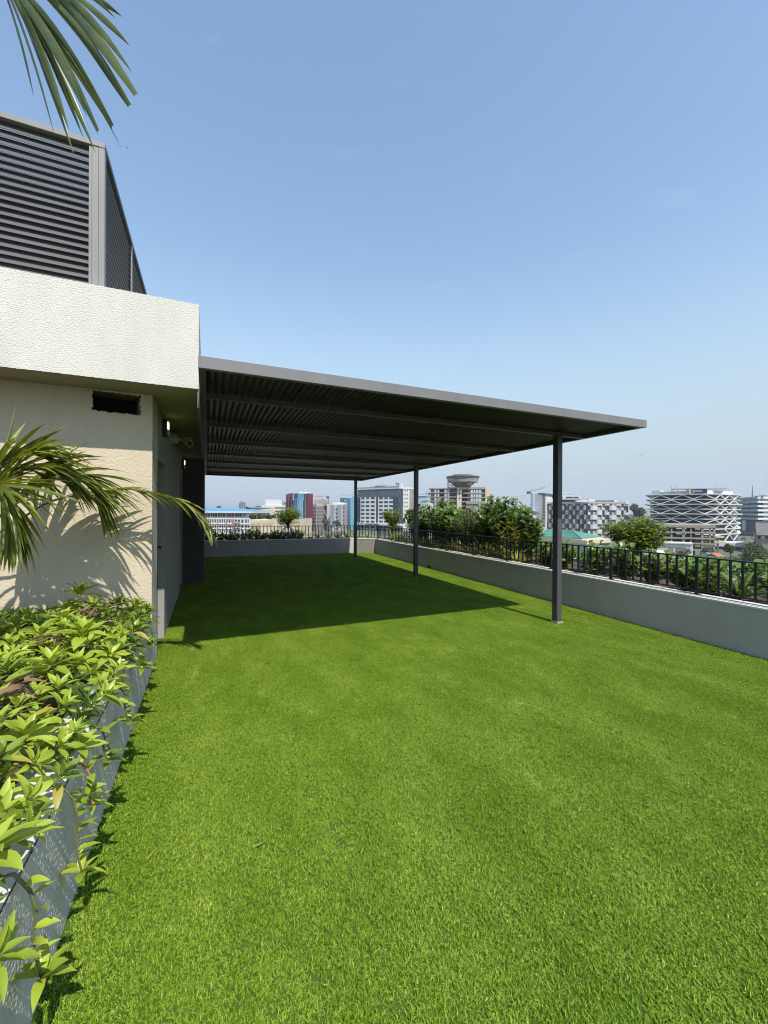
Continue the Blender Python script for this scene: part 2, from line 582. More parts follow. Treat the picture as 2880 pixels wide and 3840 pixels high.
# doors
d1 = MB().box(-0.575, -0.538, 4.745, 5.330, 0.012, 1.975).build('door', M('grey_door', (0.10, 0.10, 0.10), 0.45, 0.05, 4), hb)
MB().box(-0.60, -0.522, 4.703, 4.743, 0, 2.011).box(-0.60, -0.522, 5.332, 5.3635, 0, 2.011).box(-0.60, -0.522, 4.743, 5.332, 1.977, 2.011).build('door_frame', m_black, hb)
mb = MB().box(-0.5375, -0.531, 5.235, 5.275, 0.985, 1.125)
mb.tube([(-0.531, 5.255, 1.075), (-0.478, 5.255, 1.075)], 0.011, 8).tube([(-0.480, 5.262, 1.075), (-0.470, 5.20, 1.075), (-0.474, 5.13, 1.075)], 0.010, 8)
mb.build('handle', m_black, d1)
d2 = MB().box(-0.61, -0.575, 8.33, 8.99, 0.012, 2.01).build('door', M('brown_door', (0.045, 0.035, 0.03), 0.5, 0.1, 4), hb)
MB().box(-0.618, -0.56, 8.301, 8.329, 0, 2.038).box(-0.618, -0.56, 8.991, 9.019, 0, 2.038).build('door_frame', m_black, hb)
mb = MB().tube([(-0.575, 8.93, 1.06), (-0.53, 8.93, 1.06)], 0.011, 8).tube([(-0.532, 8.935, 1.06), (-0.528, 8.82, 1.06)], 0.010, 8)
mb.build('handle', m_black, d2)
# soffit and roof
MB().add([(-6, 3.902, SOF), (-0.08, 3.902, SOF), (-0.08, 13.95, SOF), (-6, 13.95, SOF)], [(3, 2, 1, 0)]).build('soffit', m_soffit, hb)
MB().box(-6, -0.0625, 5.05, 13.95, SOF + 0.01, 3.0).build('roof_deck', m_white, hb)
mb = rough_sheet(MB(), (-1.66, 3.89, SOF), (1.59, 0, 0), (0, 0, 0.7387), 640, 296, 0.0028, 118, None, 11.0)
mb.sm = True
rough_sheet(mb, (-0.07, 3.89, SOF), (0, 1.16, 0), (0, 0, 0.7387), 220, 150, 0.0024, 118, None, 17.0)
mb.build('parapet_band', m_white, hb)
MB().box(-1.66, -0.078, 3.905, 4.06, SOF + 0.003, 3.294).box(-6, -1.661, 3.89, 4.06, SOF, 3.2974).box(-0.22, -0.078, 4.06, 5.04, SOF + 0.003, 3.294).build('parapet_core', m_white, hb)

# lamps and camera on the door wall
def wall_lamp(y, z, label):
    t = thing('wall_lamp', label, 'lamp', (XD, y, z), 'lit wall lamps beside the doors')
    MB().box(XD + 0.001, XD + 0.045, y - 0.055, y + 0.055, z - 0.10, z + 0.085).build('housing', m_black, t, bevel=0.004)
    MB().box(XD + 0.0455, XD + 0.062, y - 0.036, y + 0.036, z - 0.015, z + 0.065).build('lens', m_lit, t, bevel=0.006)
    MB().box(XD + 0.0455, XD + 0.070, y - 0.030, y + 0.030, z - 0.085, z - 0.03).build('shade', m_plastic, t, bevel=0.004)
wall_lamp(5.12, 2.42, 'black wall lamp, lit, high on the wall above the nearer door')
wall_lamp(8.78, 2.40, 'small lit wall lamp above the farther door near dark return wall')
cc = thing('security_camera', 'white security camera on a round bracket under the white soffit', 'camera', (XD, 6.0, 2.45))
MB().tube([(XD + 0.001, 6.0, 2.45), (XD + 0.10, 6.0, 2.45)], 0.070, 16).build('junction_box', m_plastic, cc, bevel=0.004)
MB().tube([(XD + 0.10, 6.0, 2.445), (XD + 0.17, 5.98, 2.435), (XD + 0.215, 5.955, 2.415)], [0.03, 0.022, 0.024], 10).build('bracket', m_plastic, cc)
MB().tube([(XD + 0.205, 5.99, 2.418), (XD + 0.245, 5.80, 2.36)], [0.045, 0.045], 14).build('body', m_plastic, cc, bevel=0.004)
MB().tube([(XD + 0.2445, 5.803, 2.361), (XD + 0.249, 5.78, 2.354)], [0.036, 0.034], 14).build('lens', m_black, cc)
MB().box(XD + 0.185, XD + 0.275, 5.78, 5.99, 2.425, 2.432).build('sun_shield', m_plastic, cc)

# ------------------------------------------------------------------ left planter
pl = thing('planter', 'long rough stucco planter along the left edge of the lawn', 'planter', (-0.6, 2, 0))
mb = rough_sheet(MB(), (LX, 0.3, 0), (0, YW - 0.3, 0), (0, 0, 0.50), 1100, 130, 0.0030, 100, None, 23.0)
mb.sm = True
mb.build('side', m_planter, pl)
MB().box(-0.62, LX - 0.006, -3.0, YW - 0.003, 0, 0.495).box(-0.62, LX, -3.0, 0.299, 0, 0.5).build('core', m_planter, pl)
mb = rough_sheet(MB(), (-0.628, 0.3, 0.502), (0.16, 0, 0), (0, YW - 0.303, 0), 24, 300, 0.0015, 60, None, 29.0)
mb.sm = True
mb.build('coping', m_white, pl)
MB().box(-6, -0.622, -3.0, YW - 0.003, 0, 0.44).build('soil', m_soil, pl)

# ------------------------------------------------------------------ louvre screen on the roof
ls = thing('louvre_screen', 'grey metal louvred plant screen on top of the rooftop room', 'screen', (-0.804, 4.1, 3.2974))
LXc, LYc, LZt, LZb = -0.804, 4.10, 4.606, 3.30
def slat(b, a, th=0.006):
    return MB().add([(0, 0, 0), (1, 0, 0), (1, b, a), (0, b, a), (0, th, 0), (1, th, 0), (1, b + th, a), (0, b + th, a)],
                    [(0, 1, 2, 3), (7, 6, 5, 4), (0, 4, 5, 1), (3, 2, 6, 7), (0, 3, 7, 4), (1, 5, 6, 2)]).mesh('slat', m_louver)
sl_f, sl_s = slat(0.045, 0.085), slat(0.052, 0.056)
n = 20
for k in range(n):
    z = LZb + 0.02 + k * 0.0615
    inst('slat', sl_f, ls, Matrix.Translation(Vector((LXc - 0.113 - 2.6, LYc + 0.012, z)) - ls.location) @ Matrix.Diagonal((2.6, 1, 1, 1)))
    a = Matrix.Translation(Vector((LXc - 0.008, LYc + 0.1, z)) - ls.location) @ Matrix.Rotation(R(90), 4, 'Z')
    inst('slat', sl_s, ls, a @ Matrix.Diagonal((1.25, 1, 1, 1)))
    a = Matrix.Translation(Vector((LXc - 0.008, LYc + 1.40, z)) - ls.location) @ Matrix.Rotation(R(90), 4, 'Z')
    inst('slat', sl_s, ls, a @ Matrix.Diagonal((3.2, 1, 1, 1)))
zt = LZt - 0.045
MB().box(LXc - 0.0900, LXc - 0.0445, LYc, LYc + 0.06, LZb, zt).build('post', m_post_l, ls, bevel=0.002)
MB().box(LXc - 0.0430, LXc, LYc - 0.002, LYc + 0.06, LZb, zt).build('post', m_post_l, ls, bevel=0.002)
MB().box(LXc - 0.113, LXc - 0.0915, LYc + 0.004, LYc + 0.06, LZb, zt).build('post', m_post_l, ls, bevel=0.002)
MB().box(LXc - 0.05, LXc + 0.002, LYc + 1.35, LYc + 1.40, LZb, zt).build('post', m_post_l, ls, bevel=0.002)
MB().box(LXc - 0.05, LXc, LYc + 4.6, LYc + 4.65, LZb, zt).build('post', m_post_l, ls, bevel=0.002)
MB().box(LXc - 2.8, LXc + 0.003, LYc - 0.006, LYc + 0.07, zt, LZt).build('top_rail', m_post_l, ls, bevel=0.003)
MB().box(LXc - 0.07, LXc + 0.003, LYc + 0.07, LYc + 4.7, zt, LZt).build('top_rail', m_louver, ls, bevel=0.003)

# ------------------------------------------------------------------ canopy
cx0, cx1, cy0, cy1, cb, ct = -0.0608, 4.840, 3.180, 12.887, 2.5206, 2.6064
cp = thing('canopy', 'dark grey steel canopy with corrugated roof on three square posts', 'canopy', (4.33, 4.05, 0))
MB().box(cx0, cx1, cy0, cy0 + 0.05, cb, ct + 0.002).build('front_fascia', m_fascia, cp, bevel=0.002)
MB().box(cx0, cx1, cy1 - 0.05, cy1, cb, ct).build('rear_fascia', m_steel, cp, bevel=0.002)
MB().box(cx1 - 0.05, cx1, cy0 + 0.0505, cy1 - 0.0505, cb + 0.001, ct).build('side_fascia', m_steel, cp, bevel=0.002)
MB().box(cx0, cx0 + 0.05, cy0 + 0.0505, cy1 - 0.0505, cb + 0.001, ct).build('side_fascia', m_steel, cp, bevel=0.002)
beam_y = [4.004 + 1.341 * k for k in range(7)]
bm_mesh = MB().box(0, cx1 - cx0 - 0.104, 0, 0.05, 0, 0.048).mesh('beam', m_steel)
for y in beam_y:
    inst('beam', bm_mesh, cp, Matrix.Translation(Vector((cx0 + 0.052, y + 0.02, 2.5242)) - cp.location))
NS, PITCH = 6, 0.0565
wsh = (cx1 - cx0 - 0.004) / NS
for i in range(NS):
    xs0 = cx0 + 0.002 + i * wsh
    nseg = int(round(wsh / PITCH)) * 10
    vs_, fs = [], []
    for j, y in enumerate((cy0 + 0.052, 5.4, 7.7, 10.0, cy1 - 0.03)):
        for k in range(nseg + 1):
            t = (k / 10) % 1.0
            lob = math.sin(math.pi * t)
            z = 2.602 - 0.026 * (lob ** 0.65 if lob > 0 else 0) + (0.002 if i % 2 else 0)
            vs_.append((xs0 + wsh * k / nseg, y, z))
    for j in range(4):
        for k in range(nseg):
            a = j * (nseg + 1) + k
            fs.append((a, a + 1, a + nseg + 2, a + nseg + 1))
    mb = MB().add(vs_, fs)
    mb.sm = True
    mb.build('roof_sheet', m_sheet, cp)
for y in (4.004, 8.0275, 12.0877):
    p = MB().box(4.2919, 4.3719, y, y + 0.09, 0, 2.5240).build('post', m_steel, cp, bevel=0.004)
    MB().box(4.282, 4.390, y - 0.016, y + 0.106, 0.0, 0.030).build('base_plate', m_conc, p, bevel=0.004)
MB().box(-0.0795, -0.0615, 3.905, 7.6, 2.40, 2.557).build('flashing', m_fascia, cp)
# ================================================================== CITY
def Z1(x, y): return (760 + x * .3376, 1740 + y * .3376)
def Z2(x, y): return (1280 + x * .3376, 1740 + y * .3376)
def Z3(x, y): return (1800 + x * .3376, 1740 + y * .3376)
def Z4(x, y): return (2320 + x * .3376, 1740 + y * .3376)
def A1(x, y): return (1060 + x * .1567, 1820 + y * .1567)
def A2(x, y): return (1320 + x * .1567, 1800 + y * .1567)
def A3(x, y): return (760 + x * .1808, 1880 + y * .1808)
def A4(x, y): return (1540 + x * .1808, 1780 + y * .1808)
def A5(x, y): return (2080 + x * .1808, 1820 + y * .1808)
def A6(x, y): return (2420 + x * .1808, 1810 + y * .1808)

class Face:
    """an upright plane through two ground points; boxes are given in photo coordinates of an enlargement"""
    def __init__(s, P, Q, root, zm=None):
        s.P, s.Q, s.root, s.zm = P, Q, root, zm
        s.L = (Q - P).length
        s.t = (Q - P) / s.L
        n = Vector((s.t.y, -s.t.x, 0))
        if n.dot(-P) < 0: n = -n
        s.n = n
    def s_(s, u):
        D = WP(u, 1917, 1.0); D.z = 0
        cr = lambda a, b: a.x * b.y - a.y * b.x
        return -cr(s.P, D) / cr(s.t, D)
    def depth(s, u):
        p = s.P + s.t * s.s_(u)
        return p.x * _s + p.y * _c
    def z(s, u, v):
        return WP(u, v, s.depth(u)).z
    def raw(s, s0, s1, z0, z1, mat, name, out=0.15, inn=0.1, parent=None):
        par = parent or s.root
        m = Matrix.Identity(4)
        a = s.P + s.t * s0 - s.n * inn
        ex, ey, ez = s.t * (s1 - s0), s.n * (out + inn), Vector((0, 0, z1 - z0))
        org = worg(par)
        for i in range(3):
            m[i][0], m[i][1], m[i][2] = ex[i], ey[i], ez[i]
            m[i][3] = a[i] - org[i]
        m[2][3] = z0 - org.z
        return inst(name, cube(mat), par, m)
    def box(s, x0, y0, x1, y1, mat, name='window', out=0.15, inn=0.1, parent=None, zm=None):
        zm = zm or s.zm
        (u0, v0), (u1, v1) = zm(x0, y0), zm(x1, y1)
        um = (u0 + u1) / 2
        return s.raw(s.s_(u0), s.s_(u1), s.z(um, v1), s.z(um, v0), mat, name, out, inn, parent)
    def band(s, x0, x1, ztop, zbot, mat, name, out=0.3, inn=0.1, parent=None, zm=None):
        zm = zm or s.zm
        return s.raw(s.s_(zm(x0, 0)[0]), s.s_(zm(x1, 0)[0]), zbot, ztop, mat, name, out, inn, parent)

def block(pts, z0, z1, mat, root, name='wall'):
    return MB().prism([(p.x, p.y) for p in pts], z0, z1).build(name, mat, root)
def quad(L, C, R_, back=None):
    """footprint from left, near corner and right ground points"""
    return [L, C, R_, L + R_ - C]
def bld(name, label, p, cat='building'):
    return thing(name, label, cat, (p.x, p.y, G))
def rect(uL, dL, uR, dR, deep):
    a, b = XY(uL, dL), XY(uR, dR)
    t = (b - a).normalized(); n = Vector((-t.y, t.x, 0))
    if n.dot(a) < 0: n = -n
    return a, b, b + n * deep, a + n * deep

# ---------------------------------------------------- school with the blue roof
a, b, c, d = rect(560, 206, 938, 199, 24)
r = bld('school_building', 'white and red school block under a shallow blue metal roof', a)
f = Face(a, b, r, A3)
zf0, zf1 = f.z(880, 1923.6), f.z(880, 1917.2)
block([a, b, c, d], G, zf0, m_cw, r)
o4 = [a - f.t * 2 + f.n * 1.5, b + f.t * 2 + f.n * 1.5, c + f.t * 2 - f.n * 1.5, d - f.t * 2 - f.n * 1.5]
block(o4, zf0 + 0.02, zf1, m_cw, r, 'fascia')
ri = WP(872, 1904, 212)
mid = (b + c) / 2
ridge1 = Vector((ri.x, ri.y, ri.z)); ridge0 = ridge1 - f.t * 60
v_ = [(p.x, p.y, zf1 + 0.03) for p in o4] + [tuple(ridge0), tuple(ridge1)]
MB().add(v_, [(0, 1, 5, 4), (1, 2, 5), (2, 3, 4, 5), (3, 0, 4)]).build('roof', m_blueroof, r)
for x0, x1 in ((-130, 0), (20, 150), (170, 300), (318, 470), (497, 645), (665, 812), (832, 893)):
    w_ = f.box(x0, 250, x1, 318, m_glass_d, 'window', 0.06, 0.1)
    for q in (0.33, 0.66):
        xx = x0 + (x1 - x0) * q
        f.box(xx - 3, 250, xx + 3, 318, m_cw, 'mullion', 0.16, 0.0)
for (y0, y1) in ((368, 450), (486, 552), (588, 655), (690, 760)):
    for x0, x1 in ((-70, -35), (110, 140), (296, 322), (478, 503), (612, 655)):
        f.box(x0, y0, x1, y1 + 12, m_red, 'red_panel', 0.12, 0.1)
    for x0 in (-20, 15, 48, 80, 150, 188, 224, 260, 332, 368, 404, 440, 514, 548, 580):
        f.box(x0, y0 + 2, x0 + 20, y1 - 8, m_glass_d, 'window', 0.05, 0.1)
    f.box(668, y0 + 8, 782, y1, m_cd, 'balcony', 0.04, 0.1)  # dark sheet stands in for the shaded balcony recess
    f.box(668, y1 - 22, 782, y1, m_cwg, 'balcony_rail', 0.9, 0.0)
    f.box(722, y0 + 8, 730, y1 - 22, m_cw, 'balcony_column', 0.6, 0.0)
    f.box(806, y0 + 8, 846, y1 - 6, m_glass_d, 'window', 0.05, 0.1)
    for x0 in (878, 908, 938):
        f.box(x0, y0 + 4, x0 + 17, y1 - 4, m_glass_d, 'window', 0.05, 0.1)
    f.band(-200, 990, f.z(900, A3(0, y1 + 26)[1]), f.z(900, A3(0, y1 + 20)[1]), m_cw, 'string_course', 0.35, 0.0)

# ---------------------------------------------------- cream hall with the scalloped gable
prof = [(939, 1948), (948, 1949.6), (961, 1951.2), (971, 1952), (976, 1950.4), (981, 1949), (986, 1950.6), (993, 1951.4), (1006, 1949.6), (1018, 1946), (1027, 1943), (1034, 1943), (1046, 1946), (1060, 1949.5), (1080, 1952), (1100, 1950), (1114, 1947), (1127, 1944.6)]
a, b, c, d = rect(939, 112, 1127, 110, 10)
r = bld('scalloped_hall', 'cream hall with a scalloped parapet and big arched window beyond the far railing', a)
f = Face(a, b, r, Z1)
top = []
for (u, v) in prof:
    p = f.P + f.t * f.s_(u); top.append((p, f.z(u, v)))
vs_, fs = [], []
for off in (0, -10):
    for p, z in top:
        q = p + f.n * off
        vs_ += [(q.x, q.y, G), (q.x, q.y, z)]
n2 = len(top) * 2
for i in range(len(top) - 1):
    k = i * 2
    fs += [(k, k + 2, k + 3, k + 1), (n2 + k, n2 + k + 1, n2 + k + 3, n2 + k + 2), (k + 1, k + 3, n2 + k + 3, n2 + k + 1)]
fs += [(0, 1, n2 + 1, n2), (n2 - 2, 2 * n2 - 2, 2 * n2 - 1, n2 - 1)]
MB().add(vs_, fs).build('wall', m_cream, r)
for u in (981, 1027):
    f.raw(f.s_(u - 3), f.s_(u + 3), G, f.z(u, 1950 if u < 1000 else 1944), m_cream, 'pilaster', 0.5, 0.1)
for i in range(12):
    u = 945 + i * 6.4
    if abs(u - 981) > 5 and abs(u - 1027) > 5:
        f.raw(f.s_(u - 1.2), f.s_(u + 1.2), f.z(u, 1967), f.z(u, 1955.5), m_cream, 'rib', 0.22, 0.1)
for i in range(9):
    v = 1952 + i * 5
    f.raw(f.s_(1040), f.s_(1126), f.z(1080, v + 0.9), f.z(1080, v), m_cream, 'course', 0.12, 0.1)
    f.raw(f.s_(941), f.s_(975), f.z(960, v + 19), f.z(960, v + 18), m_cream, 'course', 0.12, 0.1)
uc, vc, rpx = 1081, 2003, 30
mb = MB()
pc = f.P + f.t * f.s_(uc); zc = f.z(uc, vc)
rm_ = (f.s_(uc + rpx) - f.s_(uc))
ring = [pc + f.t * (rm_ * math.cos(R(i * 10))) + Vector((0, 0, zc + rm_ * math.sin(R(i * 10)))) + f.n * 0.02 for i in range(19)]
mb.add([tuple(p) for p in ring] + [tuple(p - f.n * 0.6) for p in ring], [tuple(range(19)), tuple(range(19, 38))[::-1]] + [(i, i + 1, i + 20, i + 19) for i in range(18)])
w_ = mb.build('arched_window', m_glass_d, r)
mb = MB()
for i in range(18):
    mb.beam(ring[i] + f.n * 0.15, ring[i + 1] + f.n * 0.15, 0.5, 0.4)
mb.build('arch_moulding', m_cream, r)
for i in range(-4, 5):
    x = rm_ * i / 5.0
    f.raw(f.s_(uc) + x - 0.12, f.s_(uc) + x + 0.12, zc, zc + math.sqrt(max(0.1, rm_ ** 2 - x * x)) - 0.2, m_cwg, 'bar', 0.2, 0.0, w_)

# ---------------------------------------------------- small white tower far off
L, C_, Rr = XY(896.5, 640), XY(911, 615), XY(924, 640)
r = bld('narrow_white_tower', 'narrow white tower far off between the blue roof and the low offices', C_)
block(quad(L, C_, Rr), G, 1.5 + 30 / F * 615, m_cw, r)
f = Face(L, C_, r, A3); g = Face(C_, Rr, r, A3)
f.box(758, 42, 764, 172, m_cd, 'edge_fin', 0.2); f.box(818, 52, 834, 172, m_glass_d, 'glass_strip', 0.15)
block([C_ + Vector((0, 1, 0)), C_ + Vector((8, 4, 0)), C_ + Vector((6, 12, 0)), C_ + Vector((-3, 9, 0))], 13.8, 15.6, m_cwg, r, 'roof_box')
for yy in range(62, 160, 20):
    g.box(852, yy, 862, yy + 10, m_glass_d, 'window', 0.15); g.box(872, yy, 880, yy + 10, m_glass_d, 'window', 0.15)

# ---------------------------------------------------- cream house among trees
a, b, c, d = rect(940, 262, 968, 258, 14)
r = bld('cream_house', 'cream house with stepped balconies between trees beside the school roof', a)
f = Face(a, b, r, A3)
block([a, b, c, d], G, f.z(950, 1903.5), m_cream, r)
block([a - f.t * 1 + f.n * 1.2, b + f.t * 1 + f.n * 1.2, c, d], f.z(950, 1903.4), f.z(950, 1901.6), m_cw, r, 'roof_slab')
for y0 in (170, 225, 285):
    f.box(1000, y0, 1040, y0 + 28, m_glass_d, 'window', 0.05); f.box(1062, y0 + 4, 1090, y0 + 30, m_cd, 'window', 0.05)
    f.box(1000, y0 + 34, 1125, y0 + 42, m_cw, 'balcony', 1.2)

# ---------------------------------------------------- low white offices
L, C_, Rr = XY(965, 385), XY(980, 350), XY(1100, 352)
r = bld('striped_offices', 'white office block with long dark window strips left of the maroon tower', C_)
f = Face(C_, Rr, r, A3); g = Face(L, C_, r, A3)
zt = f.z(985, 1895.4)
block(quad(L, C_, Rr), G, zt, m_cw, r)
for k, (y0, y1) in enumerate(((125, 149), (193, 217), (262, 285), (331, 354), (400, 424))):
    for i in range(8):
        f.box(1230 + i * 91, y0, 1230 + i * 91 + 80, y1, m_glass_d, 'window', 0.1)
    for yy in (y0 - 35, y0 + 0):
        g.box(1118, yy, 1212, yy + 14, m_cw, 'balcony', 1.4, 0)
for i in range(9):
    f.box(1220 + i * 91, 88, 1228 + i * 91, 470, m_cwg, 'fin', 0.5)
g.box(1140, 95, 1212, 480, m_mauve, 'painted_shade_panel', 0.1)  # darker sheet paints the shade of the turned side
pa, pb, pc_, pd = rect(A3(1440, 0)[0], 360, A3(1780, 0)[0], 360, 10)
block([pa, pb, pc_, pd], zt - 0.2, f.z(1040, 1880.5), m_cw, r, 'penthouse')
f2_ = Face(pa, pb, r, A3)
for i in range(4):
    f2_.box(1452 + i * 80, 18, 1522 + i * 80, 74, m_glass_t, 'window', 0.1)
block([p + f.n * -2 + f.t * 3 for p in (C_, C_ + f.t * 14, C_ + f.t * 14 - f.n * 7, C_ - f.n * 7)], zt, zt + 5.2, m_cw, r, 'roof_room')

# ---------------------------------------------------- maroon and blue glass tower
us = [(1077.0, 352), (1089, 339), (1100, 333), (1116.5, 329), (1135, 329), (1146, 331), (1157, 335), (1168, 342)]
pts = [XY(u, d_) for u, d_ in us]
bk = [XY(1174.5, 356), XY(1160, 380), XY(1095, 380)]
r = bld('maroon_glass_tower', 'rounded tower of blue glass with maroon fins and rooftop aerials', pts[3])
zr = 1.5 + (1917 - A1(0, 208)[1]) / F * 331
zsh = 1.5 + (1917 - A1(0, 312)[1]) / F * 331
block(pts + bk, G, zr - 0.4, m_cw, r)
cols = [m_maroon, m_glass_n, m_glass_n, m_glass_b, m_glass_n, m_glass_n, m_maroon]
fl = 331 * 58 * .1567 / F
for i in range(7):
    f = Face(pts[i], pts[i + 1], r, A1)
    gl = [m_glass_n, m_glass_n, m_glass_b, m_glass_b, m_glass_d, m_glass_n, m_glass_n][i]
    nfl = 10
    for k in range(nfl):
        z1_ = zsh - k * fl - 0.25; z0_ = zsh - (k + 1) * fl + 0.25
        nsub = 2 if i in (3, 2) else 1
        for q in range(nsub):
            s0 = f.L * q / nsub + 0.15; s1 = f.L * (q + 1) / nsub - 0.15
            f.raw(s0, s1, z0_, z1_, (m_glass_b if (i == 3 or (i == 2 and q)) else gl), 'pane', 0.12, 0.1)
        f.raw(0, f.L, z0_ - 0.5, z0_, m_lblue if i == 3 else (m_maroon if i in (0, 6) else m_cd), 'spandrel', 0.08, 0.1)
    f.raw(0, f.L, zsh - 0.25, zr, [m_maroon, m_cd, m_glass_n, m_glass_b, m_cd, m_glass_n, m_maroon][i], 'crown_panel', 0.3, 0.1)
    if i in (0, 6):
        f.raw(f.L * 0.0, f.L * 0.30, G, zr, m_maroon, 'fin', 1.2, 0.1); f.raw(f.L * 0.72, f.L * 0.98, G, zr + 0.3, m_maroon, 'fin', 1.4, 0.1)
    elif i in (1, 5):
        f.raw(f.L * 0.55, f.L * 0.80, G, zr + 0.4, m_maroon, 'fin', 1.2, 0.1); f.raw(f.L * 0.80, f.L * 0.9, zsh, zr + 0.4, m_cd, 'fin', 1.2, 0.1)
    elif i in (2, 4):
        f.raw(f.L * 0.02, f.L * 0.14, zsh - 2, zr + 0.4, m_lblue, 'fin', 0.9, 0.1)
fR = Face(pts[7], bk[0], r, A1)
fR.raw(0, fR.L, G, zr - 0.2, m_cw, 'end_wall', 0.3, 0.1)
tb = [XY(1122, 345), XY(1162, 345), XY(1160, 370), XY(1124, 370)]
block(tb, zr - 0.41, zr + 2.0, m_cw, r, 'roof_room')
tp = XY(1145, 352)
MB().tube([(tp.x, tp.y, zr + 2), (tp.x, tp.y, zr + 5.8)], [0.3, 0.12], 6).build('aerial', m_cwg, r)
MB().tube([(tp.x, tp.y, zr + 3.2), (tp.x, tp.y, zr + 4.4)], 0.6, 10).build('aerial_drum', m_cw, r)
tp = XY(1128, 352)
MB().tube([(tp.x, tp.y, zr + 2), (tp.x, tp.y, zr + 5.2)], 0.14, 6).build('aerial', m_cwg, r)
MB().lathe((tp.x, tp.y), [(0.1, zr + 2.0), (0.7, zr + 2.4), (1.1, zr + 3.2)], 14).build('dish', m_cw, r)

# ---------------------------------------------------- white block with punched windows
L, C_, Rr = XY(1172, 352), XY(1187, 343), XY(1226, 372)
r = bld('punched_window_block', 'pale block with a white front and shaded window side right of the maroon tower', C_)
f = Face(L, C_, r, A1); g = Face(C_, Rr, r, A1)
zt = f.z(1182, A1(0, 455)[1])
block(quad(L, C_, Rr), G, zt, m_cw, r)
g.raw(0.2, g.L, G, zt - 1.2, m_mauve, 'painted_shade_panel', 0.12, 0.1)  # side wall's shade put into a mauve sheet over white
for y0 in (528, 610, 692, 774, 856, 938):
    f.box(726, y0, 792, y0 + 36, m_glass_d, 'window', 0.15)
    for x0, x1 in ((812, 850), (868, 900), (922, 948), (972, 990)):
        g.box(x0, y0, x1, y0 + 36, m_glass_d, 'window', 0.3)
for x0 in (800, 856, 908, 955, 1000):
    g.box(x0, 470, x0 + 9, 1000, m_mauve, 'fin', 0.7)
a, b, c, d = rect(1226, 358, 1243, 356, 20)
block([a, b, c, d], G, zt + 0.6, m_cw, r, 'stair_tower')
a, b, c, d = rect(1178, 362, 1230, 362, 8)
block([a, b, c, d], zt - 1, zt + 4.5, m_conc, r, 'rooftop_frame')

# ---------------------------------------------------- panelled white office
L, C_, Rr = XY(1241, 346), XY(1285, 338), XY(1302, 350)
r = bld('panelled_office', 'white panelled office with two columns of square windows beside the blue block', C_)
f = Face(L, C_, r, A1); g = Face(C_, Rr, r, A1)
zt = f.z(1265, A1(0, 458)[1])
block(quad(L, C_, Rr), G, zt, m_cw, r)
g.raw(0, g.L, G, zt, m_mauve, 'painted_shade_panel', 0.1, 0.1)  # mauve sheet holds this side's shade in its colour
for x0, x1 in ((1152, 1256), (1328, 1424)):
    for k in range(6):
        f.box(x0, 465 + k * 80, x1, 465 + k * 80 + 77, m_cwg, 'panel', 0.9)
for k in range(6):
    f.box(1268, 560 + k * 93, 1322, 560 + k * 93 + 30, m_glass_d, 'window', 0.1)
    g.box(1446, 527 + k * 94, 1474, 527 + k * 94 + 37, m_glass_d, 'window', 0.2)
for x0 in (1486, 1506, 1524):
    g.box(x0, 465, x0 + 8, 1000, m_mauve, 'fin', 0.6)
a, b, c, d = rect(A1(1195, 0)[0], 352, A1(1462, 0)[0], 350, 9)
block([a, b, c, d], zt - 0.5, 1.5 + (1917 - A1(0, 418)[1]) / F * 351, m_cw, r, 'penthouse')

# ---------------------------------------------------- blue curtain-wall block
L, C_, Rr = XY(A1(1505, 0)[0], 372), XY(A1(1625, 0)[0], 364), XY(1333, 372)
r = bld('blue_clad_block', 'plain light blue clad block beside the farthest canopy post', C_)
f = Face(L, C_, r, A1); g = Face(C_, Rr, r, A1)
zt = f.z(1308, A1(0, 300)[1])
block(quad(L, C_, Rr), G, zt, m_lblue, r)
for k in range(9):
    f.box(1512, 316 + k * 72, 1622, 316 + k * 72 + 66, m_lblue, 'panel', 0.15); g.box(1630, 316 + k * 72, 1700, 316 + k * 72 + 66, m_lblue, 'panel', 0.15)
g.box(1722, 330, 1745, 1000, m_glass_n, 'glass_strip', 0.3)
h = Face(XY(A1(1380, 0)[0], 375), XY(A1(1508, 0)[0], 373), r, A1)
h.box(1380, 298, 1508, 342, m_glass_t, 'overhang', 0.3, 6); h.box(1380, 376, 1508, 406, m_glass_t, 'overhang', 0.3, 6)
h.box(1380, 342, 1396, 376, m_glass_t, 'overhang_post', 0.2, 2); h.box(1430, 342, 1446, 376, m_glass_t, 'overhang_post', 0.2, 2)

# ---------------------------------------------------- glass and white office tower with lettering
L, C_, Rr = XY(1340, 375), XY(A2(1122, 0)[0], 349.6), XY(A2(1500, 0)[0], 367)
r = bld('lettered_office_tower', 'office tower with white window grid, dark glass corner and name lettered at its base', C_)
f = Face(L, C_, r, A2); g = Face(C_, Rr, r, A2)
zt = f.z(A2(1110, 0)[0], A2(0, 158)[1])
zb_ = f.z(A2(1110, 0)[0], A2(0, 205)[1])
block(quad(L, C_, Rr), G, zt - 0.8, m_glass_g, r, 'core')
f.raw(-0.4, f.L + 0.6, zb_, zt, m_cw, 'parapet', 0.7, 0.3)
g.raw(0.31, g.L, zb_, zt - 0.01, m_cw, 'parapet', 0.7, 0.3)
f.raw(-0.4, f.L + 0.8, zt + 0.01, zt + 0.5, m_cwg, 'coping', 1.0, 0.3)
for i in range(26):                                  # glass head band
    s0 = f.L * i / 26
    f.raw(s0 + 0.1, s0 + f.L / 26 - 0.1, f.z(1430, A2(0, 405)[1]), zb_ - 0.2, m_glass_g, 'pane', 0.12, 0.1)
